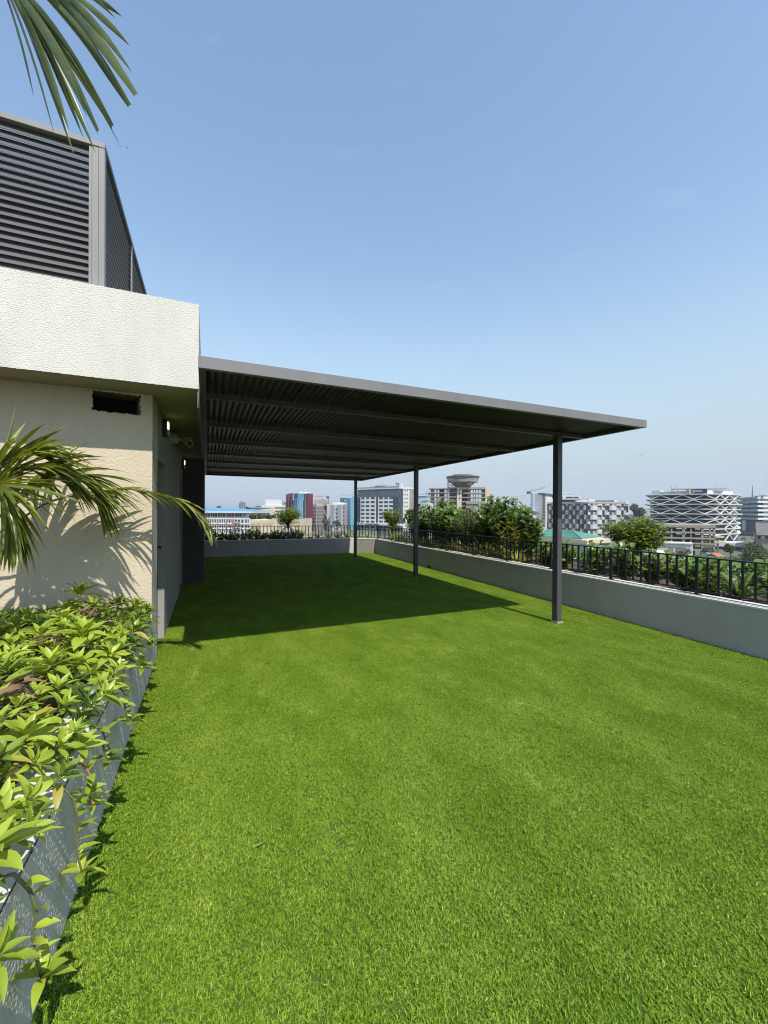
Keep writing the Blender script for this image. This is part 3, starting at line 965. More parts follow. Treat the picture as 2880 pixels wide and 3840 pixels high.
for i in range(6):                                   # dark glass corner bay, floor by floor
    for k in range(8):
        x0 = 985 + i * 22
        f.box(x0 + 1, 415 + k * 82, x0 + 21, 415 + k * 82 + 78, m_glass_d if (i + k) % 3 else m_glass_n, 'pane', 0.12)
for i in range(4):
    for k in range(11):
        x0 = 1126 + i * 22
        g.box(x0 + 1, 218 + k * 76, x0 + 21, 218 + k * 76 + 72, m_glass_d if (i * 2 + k) % 3 else m_glass_g, 'pane', 0.12)
rows = (430, 508, 603, 698, 790, 882, 974, 1096, 1185)
for k, y0 in enumerate(rows):
    y1 = y0 + 48 if k else 462
    for (x0, x1) in ((222, 302), (332, 418), (450, 546), (650, 740), (772, 862), (892, 978)):
        f.box(x0, y0 if k else 412, x1, y1, m_glass_d if (k + x0) % 4 else m_glass_g, 'window', 0.10)
    yn = (rows[k + 1] if k < 8 else y1 + 50)
    for (x0, x1) in ((212, 572), (628, 978)):
        f.box(x0, y1, x1, yn, m_cw, 'spandrel', 0.45)
for x0, x1 in ((209, 221), (304, 330), (420, 448), (548, 574), (628, 648), (742, 770), (864, 890)):
    f.box(x0, 410, x1, 1240, m_cw, 'pier', 0.5)
f.box(576, 408, 626, 1020, m_glass_n, 'glass_slot', 0.05)
f.box(118, 410, 206, 1020, m_glass_n, 'glass_strip', 0.08)
g.raw(g.s_(A2(1216, 0)[0]), g.s_(A2(1366, 0)[0]), G, zb_ - 0.1, m_cw, 'white_bay', 0.35, 0.1)
g.raw(g.s_(A2(1368, 0)[0]), g.L, G, zb_ - 0.1, m_conc, 'concrete_bay', 0.25, 0.1)
for k in range(9):
    for x0 in (1228, 1268, 1308):
        g.box(x0, 238 + k * 94, x0 + 18, 238 + k * 94 + 36, m_glass_d, 'window', 0.42, 0.0)
f.box(-30, 1028, 1225, 1074, m_cw, 'entrance_canopy', 5.0)
def text_on(face, body, u0, u1, v0, v1, mat, root, out, name='lettering'):
    cu = bpy.data.curves.new(name, 'FONT')
    cu.body = body
    cu.size = 1.0
    cu.extrude = 0.02
    cu.align_x = 'LEFT'
    cu.materials.append(mat)
    fo = bpy.data.objects.new(name, cu); COL.objects.link(fo)
    dg = bpy.context.evaluated_depsgraph_get()
    me = bpy.data.meshes.new_from_object(fo.evaluated_get(dg))
    bpy.data.objects.remove(fo)
    if not me.materials: me.materials.append(mat)
    w0 = max(0.1, max(v.co.x for v in me.vertices))
    o = bpy.data.objects.new(name, me); COL.objects.link(o); o.parent = root; h0 = 0.70
    um = (u0 + u1) / 2
    sx_ = (face.s_(u1) - face.s_(u0)) / w0
    zb0, zt0 = face.z(um, v1), face.z(um, v0)
    sz = (zt0 - zb0) / h0
    a_ = face.P + face.t * face.s_(u0) + face.n * out
    org = worg(root)
    m = Matrix.Identity(4)
    for i in range(3):
        m[i][0] = face.t[i] * sx_; m[i][1] = (0, 0, sz)[i]; m[i][2] = face.n[i] * 5
        m[i][3] = a_[i] - org[i]
    m[2][3] = zb0 - org.z
    o.matrix_basis = m
    return o
text_on(f, 'ATLANTIC TOWER', A2(402, 0)[0], A2(722, 0)[0], A2(0, 1040)[1], A2(0, 1074)[1], m_navy, r, 5.2)
mb = MB().tube([f.P + f.t * (f.s_(A2(280, 0)[0]) + 2.2 * math.cos(R(i * 30))) + f.n * 5.2 + Vector((0, 0, f.z(1364, A2(0, 1048)[1]) + 2.6 * math.sin(R(i * 30)))) for i in range(12)], 0.3, 5)
mb.build('ring_emblem', m_navy, r)
for k, (x0, x1, y0) in enumerate(((400, 475, 150), (505, 560, 132), (575, 625, 132), (640, 690, 130), (702, 750, 128), (850, 930, 130))):
    f.box(x0, y0, x1, 172, m_cd if k in (1, 2, 3, 4) else m_cwg, 'roof_plant', -3, 7)
f.box(752, 140, 840, 172, m_cw, 'roof_room', -2, 8)
f.box(1046, 78, 1146, 160, m_cw, 'sign_box', -0.5, 5)
pc = f.P + f.t * f.s_(A2(1078, 0)[0]); zc = f.z(A2(1078, 0)[0], A2(0, 110)[1])
mb = MB().tube([pc + f.t * (1.4 * math.cos(R(i * 24))) + f.n * -0.3 + Vector((0, 0, zc + 1.6 * math.sin(R(i * 24)))) for i in range(16)], 0.22, 5)
mb.build('round_emblem', m_cd, r)
for x in (740, 966):
    p = f.P + f.t * f.s_(A2(x, 0)[0]) - f.n * 5
    MB().tube([(p.x, p.y, zt), (p.x, p.y, f.z(A2(x, 0)[0], A2(0, 25)[1]))], 0.18, 5).build('aerial', m_cwg, r)
p = f.P + f.t * f.s_(A2(600, 0)[0]) - f.n * 5
MB().tube([(p.x, p.y, zt), (p.x - 1, p.y, f.z(A2(600, 0)[0], A2(0, 85)[1]))], [0.7, 0.2], 6).build('aerial', m_cwg, r)

# ---------------------------------------------------- small lettered white block and pale hall behind it
a, b, c, d = rect(A4(150, 0)[0], 315, A4(385, 0)[0], 312, 14)
r = bld('small_lettered_block', 'small white block with dark rooftop letters behind the middle post', a)
f = Face(a, b, r, A4)
block([a, b, c, d], G, f.z(1580, A4(0, 588)[1]), m_cw, r)
for k in range(3):
    for i in range(4):
        f.box(190 + i * 50, 603 + k * 34, 212 + i * 50, 621 + k * 34, m_glass_d, 'window', 0.1)
f.box(228, 535, 330, 562, m_greenroof, 'roof_room', -1, 6)
text_on(f, 'JAJANBA', A4(186, 0)[0], A4(330, 0)[0], A4(0, 562)[1], A4(0, 586)[1], m_black, r, 0.1)
a, b, c, d = rect(A4(140, 0)[0], 520, A4(352, 0)[0], 515, 30)
r = bld('pale_blue_hall', 'long pale blue hall with a thin white roof far behind the middle post', a)
f = Face(a, b, r, A4)
m_pale = M('pale_blue_cladding', (0.42, 0.55, 0.64), 0.6, 0.05, 0.1)
block([a, b, c, d], G, f.z(1580, A4(0, 446)[1]), m_pale, r)
f.box(130, 430, 356, 446, m_cw, 'roof', 1.0, 30)

# ---------------------------------------------------- unfinished concrete building with the round top
L, Rr = XY(A4(366, 0)[0], 342), XY(A4(1560, 0)[0], 332)
r = bld('concrete_ruin', 'unfinished bare concrete frame crowned by a round saucer-shaped top floor', L)
f = Face(L, Rr, r, A4)
DEEP = 15
for (x0, x1, ys) in ((370, 742, ((276, 296), (368, 384), (456, 472), (543, 560), (632, 650), (722, 740))),
                     (792, 956, ((262, 288), (364, 382), (453, 470), (541, 558), (630, 648))),
                     (1046, 1545, ((262, 304), (374, 394), (462, 482), (552, 574), (640, 660), (728, 746)))):
    for y0, y1 in ys:
        f.box(x0, y0, x1, y1, m_conc, 'floor_slab', 0.6, DEEP)
    for y0, y1 in ys[1:2] + ys[3:4]:
        pass
for x0, x1 in ((388, 398), (490, 508), (556, 568), (722, 740)):
    f.box(x0, 290, x1, 900, m_conc, 'column', 0.4, 0.5)
for x0, x1 in ((520, 545), (672, 690), (740, 752)):
    f.box(x0, 290, x1, 900, m_concd, 'column', -6, 6.7)
f.box(410, 296, 486, 900, m_concd, 'infill_wall', -1.0, 1.3)
f.box(575, 296, 680, 900, m_cd, 'infill_wall', -8, 8.3)
f.box(764, 250, 792, 900, m_conc, 'column', 0.9, 1.0)
f.box(794, 290, 830, 900, m_cd, 'infill_wall', -4, 4.3)
f.box(830, 290, 956, 900, m_concd, 'infill_wall', -5, 5.3)
for k in range(4):
    y = 292 + k * 89
    p0 = f.P + f.t * f.s_(A4(835, 0)[0]) - f.n * 2; p1 = f.P + f.t * f.s_(A4(945, 0)[0]) - f.n * 2
    p0.z = f.z(A4(890, 0)[0], A4(0, y)[1]); p1.z = f.z(A4(890, 0)[0], A4(0, y + 62)[1])
    MB().beam(p0, p1, 1.6, 0.45).build('stair_flight', m_conc, r)
f.box(958, 264, 1046, 900, m_cream, 'stair_tower', 1.2, 6)
for y0 in (298, 382, 468):
    f.box(1004, y0, 1022, y0 + 44, m_black, 'window', 1.25, -1.0)
for x0, x1 in ((1182, 1204), (1290, 1304), (1338, 1352), (1392, 1406), (1462, 1476)):
    f.box(x0, 300, x1, 900, m_concd, 'column', -1.0, 1.6)
f.box(1056, 304, 1182, 900, m_cd, 'infill_wall', -7, 7.3)
f.box(1206, 304, 1240, 900, m_cd, 'infill_wall', -7, 7.3)
f.box(1480, 304, 1545, 900, m_conc, 'infill_wall', -3, 3.3)
f.box(1547, 268, 1672, 900, m_cream, 'solid_bay', 0.5, DEEP)
f.box(1585, 470, 1596, 556, m_black, 'slot_window', 0.55, 0)
f.box(1150, 576, 1910, 606, m_conc, 'podium_slab', 2.5, 12)
f.box(1150, 606, 1390, 690, m_conc, 'podium_wall', 1.5, 8)
f.box(1430, 606, 1520, 900, m_cream, 'podium_wall', 1.8, 5)
f.box(1570, 606, 1670, 900, m_concd, 'podium_wall', 0.6, 5)
f.box(1672, 606, 1910, 900, m_conc, 'podium_wall', 1.2, 9)
ax = XY(A4(1076, 0)[0], 341)
kz = lambda y: 1.5 + (1918 - A4(0, y)[1]) / F * 341
kr = lambda px: px * .1808 / F * 341
MB().lathe(ax, [(kr(120), kz(300)), (kr(108), kz(215)), (kr(112), kz(190)), (kr(135), kz(165))], 28).build('stem', m_concd, r)
MB().lathe(ax, [(kr(100), kz(166)), (kr(225), kz(178)), (kr(306), kz(160)), (kr(318), kz(112)), (kr(300), kz(112)), (kr(290), kz(150)), (kr(100), kz(158))], 36).build('saucer_floor', m_conc, r)
MB().lathe(ax, [(kr(320), kz(66)), (kr(348), kz(52)), (kr(350), kz(46)), (kr(330), kz(40)), (kr(200), kz(36))], 36).build('rim', m_concd, r)
MB().lathe(ax, [(kr(118), kz(118)), (kr(118), kz(40))], 24).build('inner_drum', m_maroon, r)
MB().lathe(ax, [(0.01, kz(36)), (kr(215), kz(34)), (kr(220), kz(12)), (kr(205), kz(4)), (0.01, kz(2))], 32).build('top_slab', m_concd, r)
for k in range(36):
    an = 2 * math.pi * k / 36
    p0 = Vector((ax.x + kr(312) * math.cos(an), ax.y + kr(312) * math.sin(an), kz(114)))
    p1 = Vector((ax.x + kr(330) * math.cos(an), ax.y + kr(330) * math.sin(an), kz(56)))
    MB().beam(p0, p1, 0.22, 0.22).build('lattice_post', m_pink, r)
mb = MB()
for zz, rr_ in ((100, 314), (84, 318), (70, 323)):
    ring = [Vector((ax.x + kr(rr_) * math.cos(2 * math.pi * k / 36), ax.y + kr(rr_) * math.sin(2 * math.pi * k / 36), kz(zz))) for k in range(37)]
    for k in range(36): mb.beam(ring[k], ring[k + 1], 0.15, 0.2)
mb.build('lattice_ring', m_pink, r)
for k in range(12):
    an = 2 * math.pi * (k + 0.4) / 12
    MB().beam(Vector((ax.x + kr(128) * math.cos(an), ax.y + kr(128) * math.sin(an), kz(262))), Vector((ax.x + kr(230) * math.cos(an), ax.y + kr(230) * math.sin(an), kz(178))), 0.8, 0.9).build('brace', m_concd, r)
mb = MB()
for i in range(5):
    p = f.P + f.t * f.s_(A4(748 + 12 * i, 0)[0]) - f.n * 3
    mb.beam(Vector((p.x, p.y, kz(270))), Vector((p.x, p.y, kz(165 + 8 * i))), 0.12, 0.12)
p0 = f.P + f.t * f.s_(A4(748, 0)[0]) - f.n * 3; p1 = f.P + f.t * f.s_(A4(880, 0)[0]) - f.n * 3
for y0, y1 in ((165, 250), (200, 260), (215, 225)):
    mb.beam(Vector((p0.x, p0.y, kz(y0))), Vector((p1.x, p1.y, kz(y1))), 0.18, 0.3)
mb.build('roof_stair', m_concd, r)

# ---------------------------------------------------- cranes
def lattice(mb, a, b, wd, n, ch=0.16):
    a, b = Vector(a), Vector(b); t = (b - a).normalized()
    s = t.cross(UPV)
    if s.length < 0.1: s = Vector((1, 0, 0))
    s.normalize(); q = s.cross(t).normalized()
    cs = [s * wd / 2 + q * wd / 2, -s * wd / 2 + q * wd / 2, -s * wd / 2 - q * wd / 2, s * wd / 2 - q * wd / 2]
    for c in cs: mb.beam(a + c, b + c, ch, ch)
    for i in range(n):
        p, q2 = a.lerp(b, i / n), a.lerp(b, (i + 1) / n)
        for k in range(4):
            mb.beam(p + cs[k], q2 + cs[(k + 1) % 4], ch * 0.7, ch * 0.7)
    return mb
def crane(label, u, d_, v_base, v_top, jib, counter, mat, wd=1.7):
    p = XY(u, d_)
    z = lambda v: 1.5 + (1917 - v) / F * d_
    px = lambda n_: n_ / F * d_
    t = thing('tower_crane', label, 'crane', (p.x, p.y, G))
    lattice(MB(), (p.x, p.y, G), (p.x, p.y, z(v_top)), wd, 22, 0.28).build('mast', mat, t)
    rt = Vector((RT.x, RT.y, 0)).normalized()
    j = p + rt * px(jib[0]); j.z = z(jib[1])
    top = Vector((p.x, p.y, z(v_top)))
    lattice(MB(), top, j, wd * 0.7, 16, 0.22).build('jib', mat, t)
    c = p + rt * px(counter[0]); c.z = z(counter[1])
    lattice(MB(), top, c, wd * 0.7, 5, 0.22).build('counter_jib', mat, t)
    MB().box(c.x - 1.6, c.x + 1.6, c.y - 1.2, c.y + 1.2, c.z - 2.8, c.z + 0.4).build('counterweight', m_cd, t)
    MB().box(p.x - 1.2, p.x + 1.2, p.y - 1.2, p.y + 1.2, top.z - 2.6, top.z - 0.2).build('cab', m_cw, t)
    pk = top + Vector((0, 0, px(8)))
    mb = MB(); mb.beam(top, pk, 0.5, 0.5); mb.beam(pk, top.lerp(j, 0.7), 0.12, 0.12); mb.beam(pk, top.lerp(c, 0.9), 0.12, 0.12)
    mb.build('tie_frame', mat, t)
crane('orange tower crane above the pale block right of the maroon tower', 1212, 560, 1960, 1864, (-34, 1863), (17, 1864), m_crane)
crane('faint red and white crane whose jib shows above the blue clad block', 1324, 700, 1960, 1857, (-50, 1858), (14, 1856), m_craner)
crane('crane with a long nearly level jib to the right of the concrete ruin', 1849, 620, 1960, 1868, (124, 1857), (-10, 1866), m_craner)
crane('grey crane with raised jib left of the white slab tower', 1994, 520, 1960, 1840, (50, 1825), (-13, 1842), m_cg)
crane('slim crane mast standing between the small lettered block and concrete ruin', 1602, 600, 1960, 1850, (-28, 1855), (6, 1850), m_cg, 1.2)

# ---------------------------------------------------- white hall with the low vaulted roof
a, b, c, d = rect(1860, 300, 2012, 292, 40)
r = bld('vaulted_white_hall', 'white hall with a low curved roof behind the tall hedge', a)
f = Face(a, b, r, Z3)
z0 = f.z(1940, 1917)
block([a, b, c, d], G, z0, m_cw, r)
vs_, fs = [], []
for off in (1, -40):
    for i in range(13):
        q = f.P + f.t * (f.L * i / 12) + f.n * off
        vs_.append((q.x, q.y, z0 + 0.02 + (f.z(1910, 1896.5) - z0) * math.sin(math.pi * (0.08 + 0.92 * i / 12)) ** 0.6))
    for i in range(13):
        q = f.P + f.t * (f.L * i / 12) + f.n * off
        vs_.append((q.x, q.y, z0 + 0.01))
for i in range(12):
    fs += [(i, i + 1, i + 27, i + 26), (13 + i, 14 + i, i + 1, i), (26 + i, 27 + i, 40 + i, 39 + i)]
MB().add(vs_, fs).build('roof', m_cw, r)
for i in range(10):
    f.box(240 + i * 36, 525, 266 + i * 36, 548, m_glass_d, 'window', 0.1)

# ---------------------------------------------------- white slab tower left of the near post
L, C_, Rr = XY(2004, 310), XY(2033, 304), XY(2075, 330)
r = bld('white_slab_tower', 'blank white slab tower with one column of windows left of the near post', C_)
f = Face(L, C_, r, Z3); g = Face(C_, Rr, r, Z3)
zt = f.z(2010, 1851)
block(quad(L, C_, Rr), G, zt, m_cw, r)
g.box(690, 336, 725, 700, m_concd, 'recess', 0.15)
for k in range(8):
    g.box(694, 350 + k * 34.5, 716, 350 + k * 34.5 + 18, m_cd, 'window', 0.3)
g.box(690, 330, 812, 346, m_cd, 'roof_beam', 0.8, 3)
g.box(800, 345, 808, 372, m_cd, 'roof_post', 0.5, 1)

# ---------------------------------------------------- chequered building and the block behind it
a, b, c, d = rect(2046, 330, 2176, 326, 15)
r = bld('flat_roofed_block', 'white flat-roofed block with dark roof windows behind the chequered facade', a)
f = Face(a, b, r, A5)
block([a, b, c, d], G, f.z(2120, A5(0, 272)[1]), m_cd, r)
f.box(-180, 280, 525, 298, m_cwg, 'ledge', 1.0, 3)
f.box(-180, 210, 528, 276, m_cw, 'penthouse', 0.5, 12)
for x0, x1 in ((-130, -20), (0, 100), (120, 160), (228, 268), (272, 374), (386, 490)):
    f.box(x0, 236, x1, 266, m_glass_d, 'window', 0.6, 0)
f.box(60, 146, 358, 158, m_cw, 'roof_canopy', -2, 5)
for x in (80, 200, 340):
    f.box(x, 158, x + 6, 210, m_cwg, 'roof_post', -4, 4.4)
L, C_, Rr = XY(2046, 316), XY(2205, 290), XY(2356, 289)
r = bld('chequered_building', 'long building with a chequered facade of white, grey and dark panels', C_)
f = Face(L, C_, r, A5); g = Face(C_, Rr, r, A5)
zt = f.z(2200, A5(0, 344)[1])
block(quad(L, C_, Rr), G, zt, m_cg, r)
z_p = f.z(2200, A5(0, 377)[1])
f.raw(0, f.L, z_p, zt + 0.02, m_pink, 'parapet', 0.35, 0.1); g.raw(0.02, g.L, z_p, zt + 0.3, m_pink, 'parapet', 0.35, 0.1)
g.raw(g.s_(A5(1462, 0)[0]), g.L + 0.3, z_p - 0.2, zt + 0.6, m_cw, 'corner_parapet', 0.6, 0.1)
rowsz = [z_p - 0.02]
z = f.z(2203, A5(0, 418)[1])
fl = 97 * .1808 / F * 290
for k in range(8):
    rowsz.append(z - k * fl)
rowsz = rowsz[:9]
m_win2 = GLASS('green_black_glass', (0.035, 0.055, 0.055))
seq = [m_cw, m_cg, m_win2, m_cwg, m_cw, m_cd, m_cwg, m_cg]
for face, ncol in ((f, 24), (g, 17)):
    for k in range(len(rowsz) - 1):
        z1_, z0_ = rowsz[k], rowsz[k + 1]
        x = 0.0; i = 0
        cuts = [q / ncol for q in range(ncol + 1)]
        for q in range(ncol):
            s0, s1 = face.L * cuts[q], face.L * cuts[q + 1]
            ph = (q * 1 + (k % 2) * 2 + (k // 2) * 0) % 4
            if face is f:  # left side's greyer panels carry its shade in their colour
                mt = [m_cwg, m_cg, m_cd, m_win2][ph] if (q // 4 + k) % 3 else [m_cwg, m_cd, m_win2, m_mauve][ph]
                if ph == 0: mt = m_cw
            else:
                mt = [m_cw, m_cw, m_win2, m_cwg][ph] if (q // 4 + k) % 2 else [m_cw, m_cd, m_cwg, m_cg][ph]
            o = 0.10 + 0.05 * ((q + k) % 3)
            face.raw(s0 + 0.02, s1 - 0.02, z0_ + 0.05, z1_, mt, 'facade_panel', o, 0.05)
            if ph == 2 and k and (q // 4) % 2 == k % 2:
                face.raw(s0 + 0.1, s1 + (s1 - s0) * 0.5, z1_ - (z1_ - z0_) * 0.38, z1_ - 0.05, m_glass_d, 'window', 0.28, 0)
            elif face is g and ph == 0 and k and (q // 4) % 2 == k % 2:
                face.raw(s0 + 0.3, s1 - 0.1, z1_ - (z1_ - z0_) * 0.38, z1_ - 0.1, m_glass_d, 'window', 0.28, 0)
for x0, x1, mt, hh in ((490, 740, m_cw, 308), (745, 880, m_cw, 288), (945, 1010, m_cd, 312), (1070, 1270, m_cd, 312), (1275, 1365, m_cw, 302)):
    g.box(x0, hh, x1, 345, mt, 'roof_plant', -3, 7)

# ---------------------------------------------------- green-roofed pavilion
zc_ = WP(2181, 2020, 70).z
pC, pRr, pL = WP(2181, 2020, 70), WP(2262, 2014, 77), WP(2010, 2012, 77)
eC, eR, eL = [Vector((p.x, p.y, 0)) for p in (pC, pRr, pL)]
eB = eL + eR - eC
r = bld('green_roofed_pavilion', 'cream pavilion with a green hipped metal roof behind the near post', eC)
rd1 = WP(2146, 1988, 76); rd0 = WP(2050, 1988, 80.0); rd0.z = rd1.z
MB().add([(eL.x, eL.y, zc_), (eC.x, eC.y, zc_), (eR.x, eR.y, zc_), (eB.x, eB.y, zc_), tuple(rd0), tuple(rd1)],
         [(0, 1, 5, 4), (1, 2, 5), (2, 3, 4, 5), (3, 0, 4), (3, 2, 1, 0)]).build('roof', m_greenroof, r)
mb = MB()
for i in range(1, 26):
    q = i / 26
    a_ = Vector((eL.x, eL.y, zc_)).lerp(Vector((eC.x, eC.y, zc_)), q); b_2 = Vector(rd0).lerp(Vector(rd1), q)
    mb.beam(a_ + Vector((0, 0, 0.03)), b_2 + Vector((0, 0, 0.03)), 0.05, 0.06)
mb.beam(Vector((eC.x, eC.y, zc_ + 0.03)), rd1, 0.2, 0.12)
mb.build('roof_seam', m_greenroof, r)
fa, fb = Face(eL, eC, r, Z3), Face(eC, eR, r, Z3)
zb0 = WP(2181, 2037, 70).z
ins = [eL * 0.985 + eB * 0.015, eC + (eB - eC) * 0.03, eR + (eL - eR) * 0.02, eB]
block([eL, eC, eR, eB], zb0, zc_ - 0.05, m_cream, r, 'eaves_band')
block([eL + (eB - eL) * 0.1, eC + (eB - eC) * 0.06, eR + (eL - eR) * 0.05, eB + (eC - eB) * 0.05], G, zb0 - 0.02, m_cw, r, 'wall')
a, b, c, d = rect(2202, 69, 2300, 74, 6)
block([a, b, c, d], zb0 - 0.1, zc_ - 0.25, m_cream, r, 'eaves_block')
block([a * 1.01, b * 1.01, c, d], G, zb0 - 0.12, m_cw, r, 'wall')
g = Face(a * 1.01, b * 1.01, r, Z3)
for x0 in (1110, 1170, 1240, 1330):
    g.box(x0, 915, x0 + 30, 975, m_glass_t, 'window', 0.05)
g.box(1345, 885, 1440, 920, m_glass_t, 'window', 0.05)

# ---------------------------------------------------- building wrapped in a white lattice
us = [(2424, 236), (2438, 229), (2640, 214), (2684, 213), (2768, 224), (2777, 232)]
P = [XY(u, d_) for u, d_ in us]
bk = [XY(2772, 262), XY(2440, 268)]
r = bld('lattice_building', 'wide dark building wrapped in white ring beams and diagonal lattice struts', P[2])
zA = lambda y, d_=214: 1.5 + (1922 - (1740 + y * .3376)) / F * d_
lev = [328, 386, 440, 495, 550, 606, 662, 718, 778]
zl = [zA(y) for y in lev]
def inset(pts_, k):
    c = sum(pts_, Vector((0, 0, 0))) / len(pts_)
    return [p + (c - p).normalized() * k for p in pts_]
core = inset(P + bk, 2.2)
MB().prism([(p.x, p.y) for p in core], G, zl[0] - 0.3).build('core', m_glass_k, r)
for k, z in enumerate(zl):
    shift = 0.9 if k in (2, 4) else (0.3 if k == 0 else 0)
    ring = inset(P + bk, -shift - 0.3)
    MB().prism([(p.x, p.y) for p in ring], z - 0.42, z + 0.02).build('ring_beam', m_cw if k != 1 else m_cwg, r)
segs = [(P[1], P[2], 6), (P[2], P[3], 1), (P[3], P[4], 3)]
path = []
tot = 0
for a, b, _ in segs:
    path.append((tot, a, b)); tot += (b - a).length
def at_path(s):
    s = max(0, min(tot, s))
    for s0, a, b in path[::-1]:
        if s >= s0 - 1e-6:
            return a.lerp(b, min(1, (s - s0) / (b - a).length))
half = tot / 11.0
for k in range(len(zl)):
    z1_ = zl[k] - 0.5
    z0_ = zl[k + 1] if k + 1 < len(zl) else G + 2.2
    ph = (k % 2)
    for i in range(11):
        s0, s1 = i * half, (i + 1) * half
        if k >= 6 and s0 < tot * 0.66: continue
        up_ = (i + ph) % 2 == 0
        p0, p1 = at_path(s0), at_path(s1)
        q0 = Vector((p0.x, p0.y, z0_ if up_ else z1_)); q1 = Vector((p1.x, p1.y, z1_ if up_ else z0_))
        MB().beam(q0, q1, 0.48, 0.40).build('strut', m_cw, r)
    # behind the struts: floor edge and mullions of the glass core
    if k < 8:
        cf = Face(core[1], core[2], r); 
        for i in range(9):
            cf.raw(cf.L * i / 9 + 0.3, cf.L * (i + 1) / 9 - 0.3, z0_ + 0.3, z1_ - 0.4, m_glass_k if (i * 3 + k) % 4 else m_glass_d, 'pane', 0.06, 0.02)
zt = zA(292)
F1_ = Face(XY(2476, 232), XY(2572, 219), r, Z4); F2_ = Face(XY(2583, 219), XY(2650, 216), r, Z4); F3_ = Face(XY(2650, 216), XY(2748, 222), r, Z4)
F1_.raw(-5, 0, zl[0], zt + 0.8, m_cw, 'screen_wall', 0.1, 3); F1_.raw(0.1, F1_.L, zl[0], zt, m_cwg, 'screen_wall', 0.1, 0.4)
F1_.raw(F1_.L + 0.1, F1_.L + 2.0, zl[0], zt + 0.6, m_cream, 'screen_wall', 0.3, 0.4)
F3_.raw(0.3, F3_.L, zl[0], zt + 0.2, m_cw, 'screen_wall', 0.1, 0.4)
sg_ = F2_.raw(-0.5, F2_.L, zl[0] + 0.1, zt + 0.9, m_navy, 'sign_board', 0.25, 0.3)
text_on(F2_, 'Sentinel', A6(985, 0)[0], A6(1165, 0)[0], A6(0, 152)[1], A6(0, 188)[1], m_signw, r, 0.32)
pc = F2_.P + F2_.t * F2_.s_(A6(955, 0)[0]) + F2_.n * 0.32; zc = F2_.z(A6(955, 0)[0], A6(0, 182)[1])
mb = MB()
for i in range(14):
    a0, a1 = R(i * 26), R((i + 1) * 26)
    r0, r1 = 0.25 + 0.065 * i, 0.25 + 0.065 * (i + 1)
    mb.beam(pc + F2_.t * (r0 * math.cos(a0)) + Vector((0, 0, zc + r0 * math.sin(a0))), pc + F2_.t * (r1 * math.cos(a1)) + Vector((0, 0, zc + r1 * math.sin(a1))), 0.12, 0.16)
mb.build('swirl_emblem', m_signw, r)
F2_.raw(-6, F2_.L + 10, zt + 1.0, zt + 1.5, m_cwg, 'roof_edge', -2.0, 9)
for u, h_ in ((2518, 3.2), (2536, 4.0), (2687, 3.0), (2718, 3.4), (2640, 1.6)):
    p = XY(u, 232)
    MB().tube([(p.x, p.y, zl[0]), (p.x, p.y, zt + h_)], 0.10, 5).build('aerial', m_cg, r)
for u in (2528, 2546, 2556, 2566, 2710, 2722, 2735):
    p = XY(u, 236)
    MB().lathe((p.x, p.y), [(0.9, zl[0]), (0.9, zt + 0.8), (0.5, zt + 1.3), (0.02, zt + 1.4)], 10).build('roof_tank', m_cwg if u < 2700 else m_concd, r)

# ---------------------------------------------------- low unfinished frame in front of it
a, b, c, d = rect(2462, 158, 2686, 150, 12)
r = bld('low_concrete_frame', 'low unfinished cream concrete frame at the foot of the lattice building', a)
f = Face(a, b, r, Z4)
for y0, y1 in ((676, 706), (752, 768), (814, 832), (870, 888), (940, 956)):
    f.box(420, y0, 1075, y1, m_conc, 'floor_slab', 0.5, 12)
for x0, x1 in ((455, 480), (580, 598), (708, 736), (798, 812), (918, 942), (1008, 1024), (1050, 1072)):
    f.box(x0, 704, x1, 1200, m_conc, 'column', 0.2, 0.5)
for x0, x1 in ((520, 532), (660, 672), (860, 872), (970, 982)):
    f.box(x0, 704, x1, 1200, m_concd, 'column', -7, 7.5)
f.box(420, 704, 700, 1200, m_concd, 'infill_wall', -9, 9.3)
f.box(820, 704, 920, 1200, m_cd, 'infill_wall', -9, 9.3)
f.box(1072, 800, 1170, 820, m_cream, 'floor_slab', 0.5, 8); f.box(1060, 860, 1190, 880, m_cream, 'floor_slab', 0.6, 8)
f.box(1096, 820, 1112, 1100, m_concd, 'column', 0.2, 0.5)

a, b, c, d = rect(2445, 128, 2600, 122, 10)
r = bld('white_unfinished_house', 'white box house with two square openings below the concrete frame', a)
f = Face(a, b, r, Z4)
block([a, b, c, d], G, f.z(2520, 1740 + 882 * .3376), m_cw, r)
f.box(362, 872, 826, 884, m_cw, 'roof_edge', 0.5, 2)
f.box(552, 928, 612, 1000, m_conc, 'opening', 0.03); f.box(636, 930, 722, 1000, m_conc, 'opening', 0.03)
f.box(745, 925, 790, 1010, m_cream, 'pier', 0.4)
a, b, c, d = rect(2330, 74, 2500, 70, 9)
r = bld('cream_service_block', 'cream low block with green windows and wall units just beyond the small tree', a)
f = Face(a, b, r, Z4)
block([a, b, c, d], G, f.z(2420, 1740 + 1000 * .3376), m_cream, r)
block([a + f.n * 0.6, b + f.n * 0.6, c, d], f.z(2420, 1740 + 1000 * .3376) + 0.01, f.z(2420, 1740 + 994 * .3376), m_cw, r, 'roof_edge')
for x0 in (270, 350, 485):
    f.box(x0, 1018, x0 + 34, 1058, m_greenroof, 'window', 0.04)
for x0, y0 in ((350, 1003), (450, 1005), (190, 1088), (275, 1100), (330, 1100), (430, 1104)):
    o = f.box(x0, y0, x0 + 28, y0 + 22, m_plastic, 'wall_unit', 0.4)
f.box(160, 1104, 560, 1109, m_concd, 'pipe', 0.15)

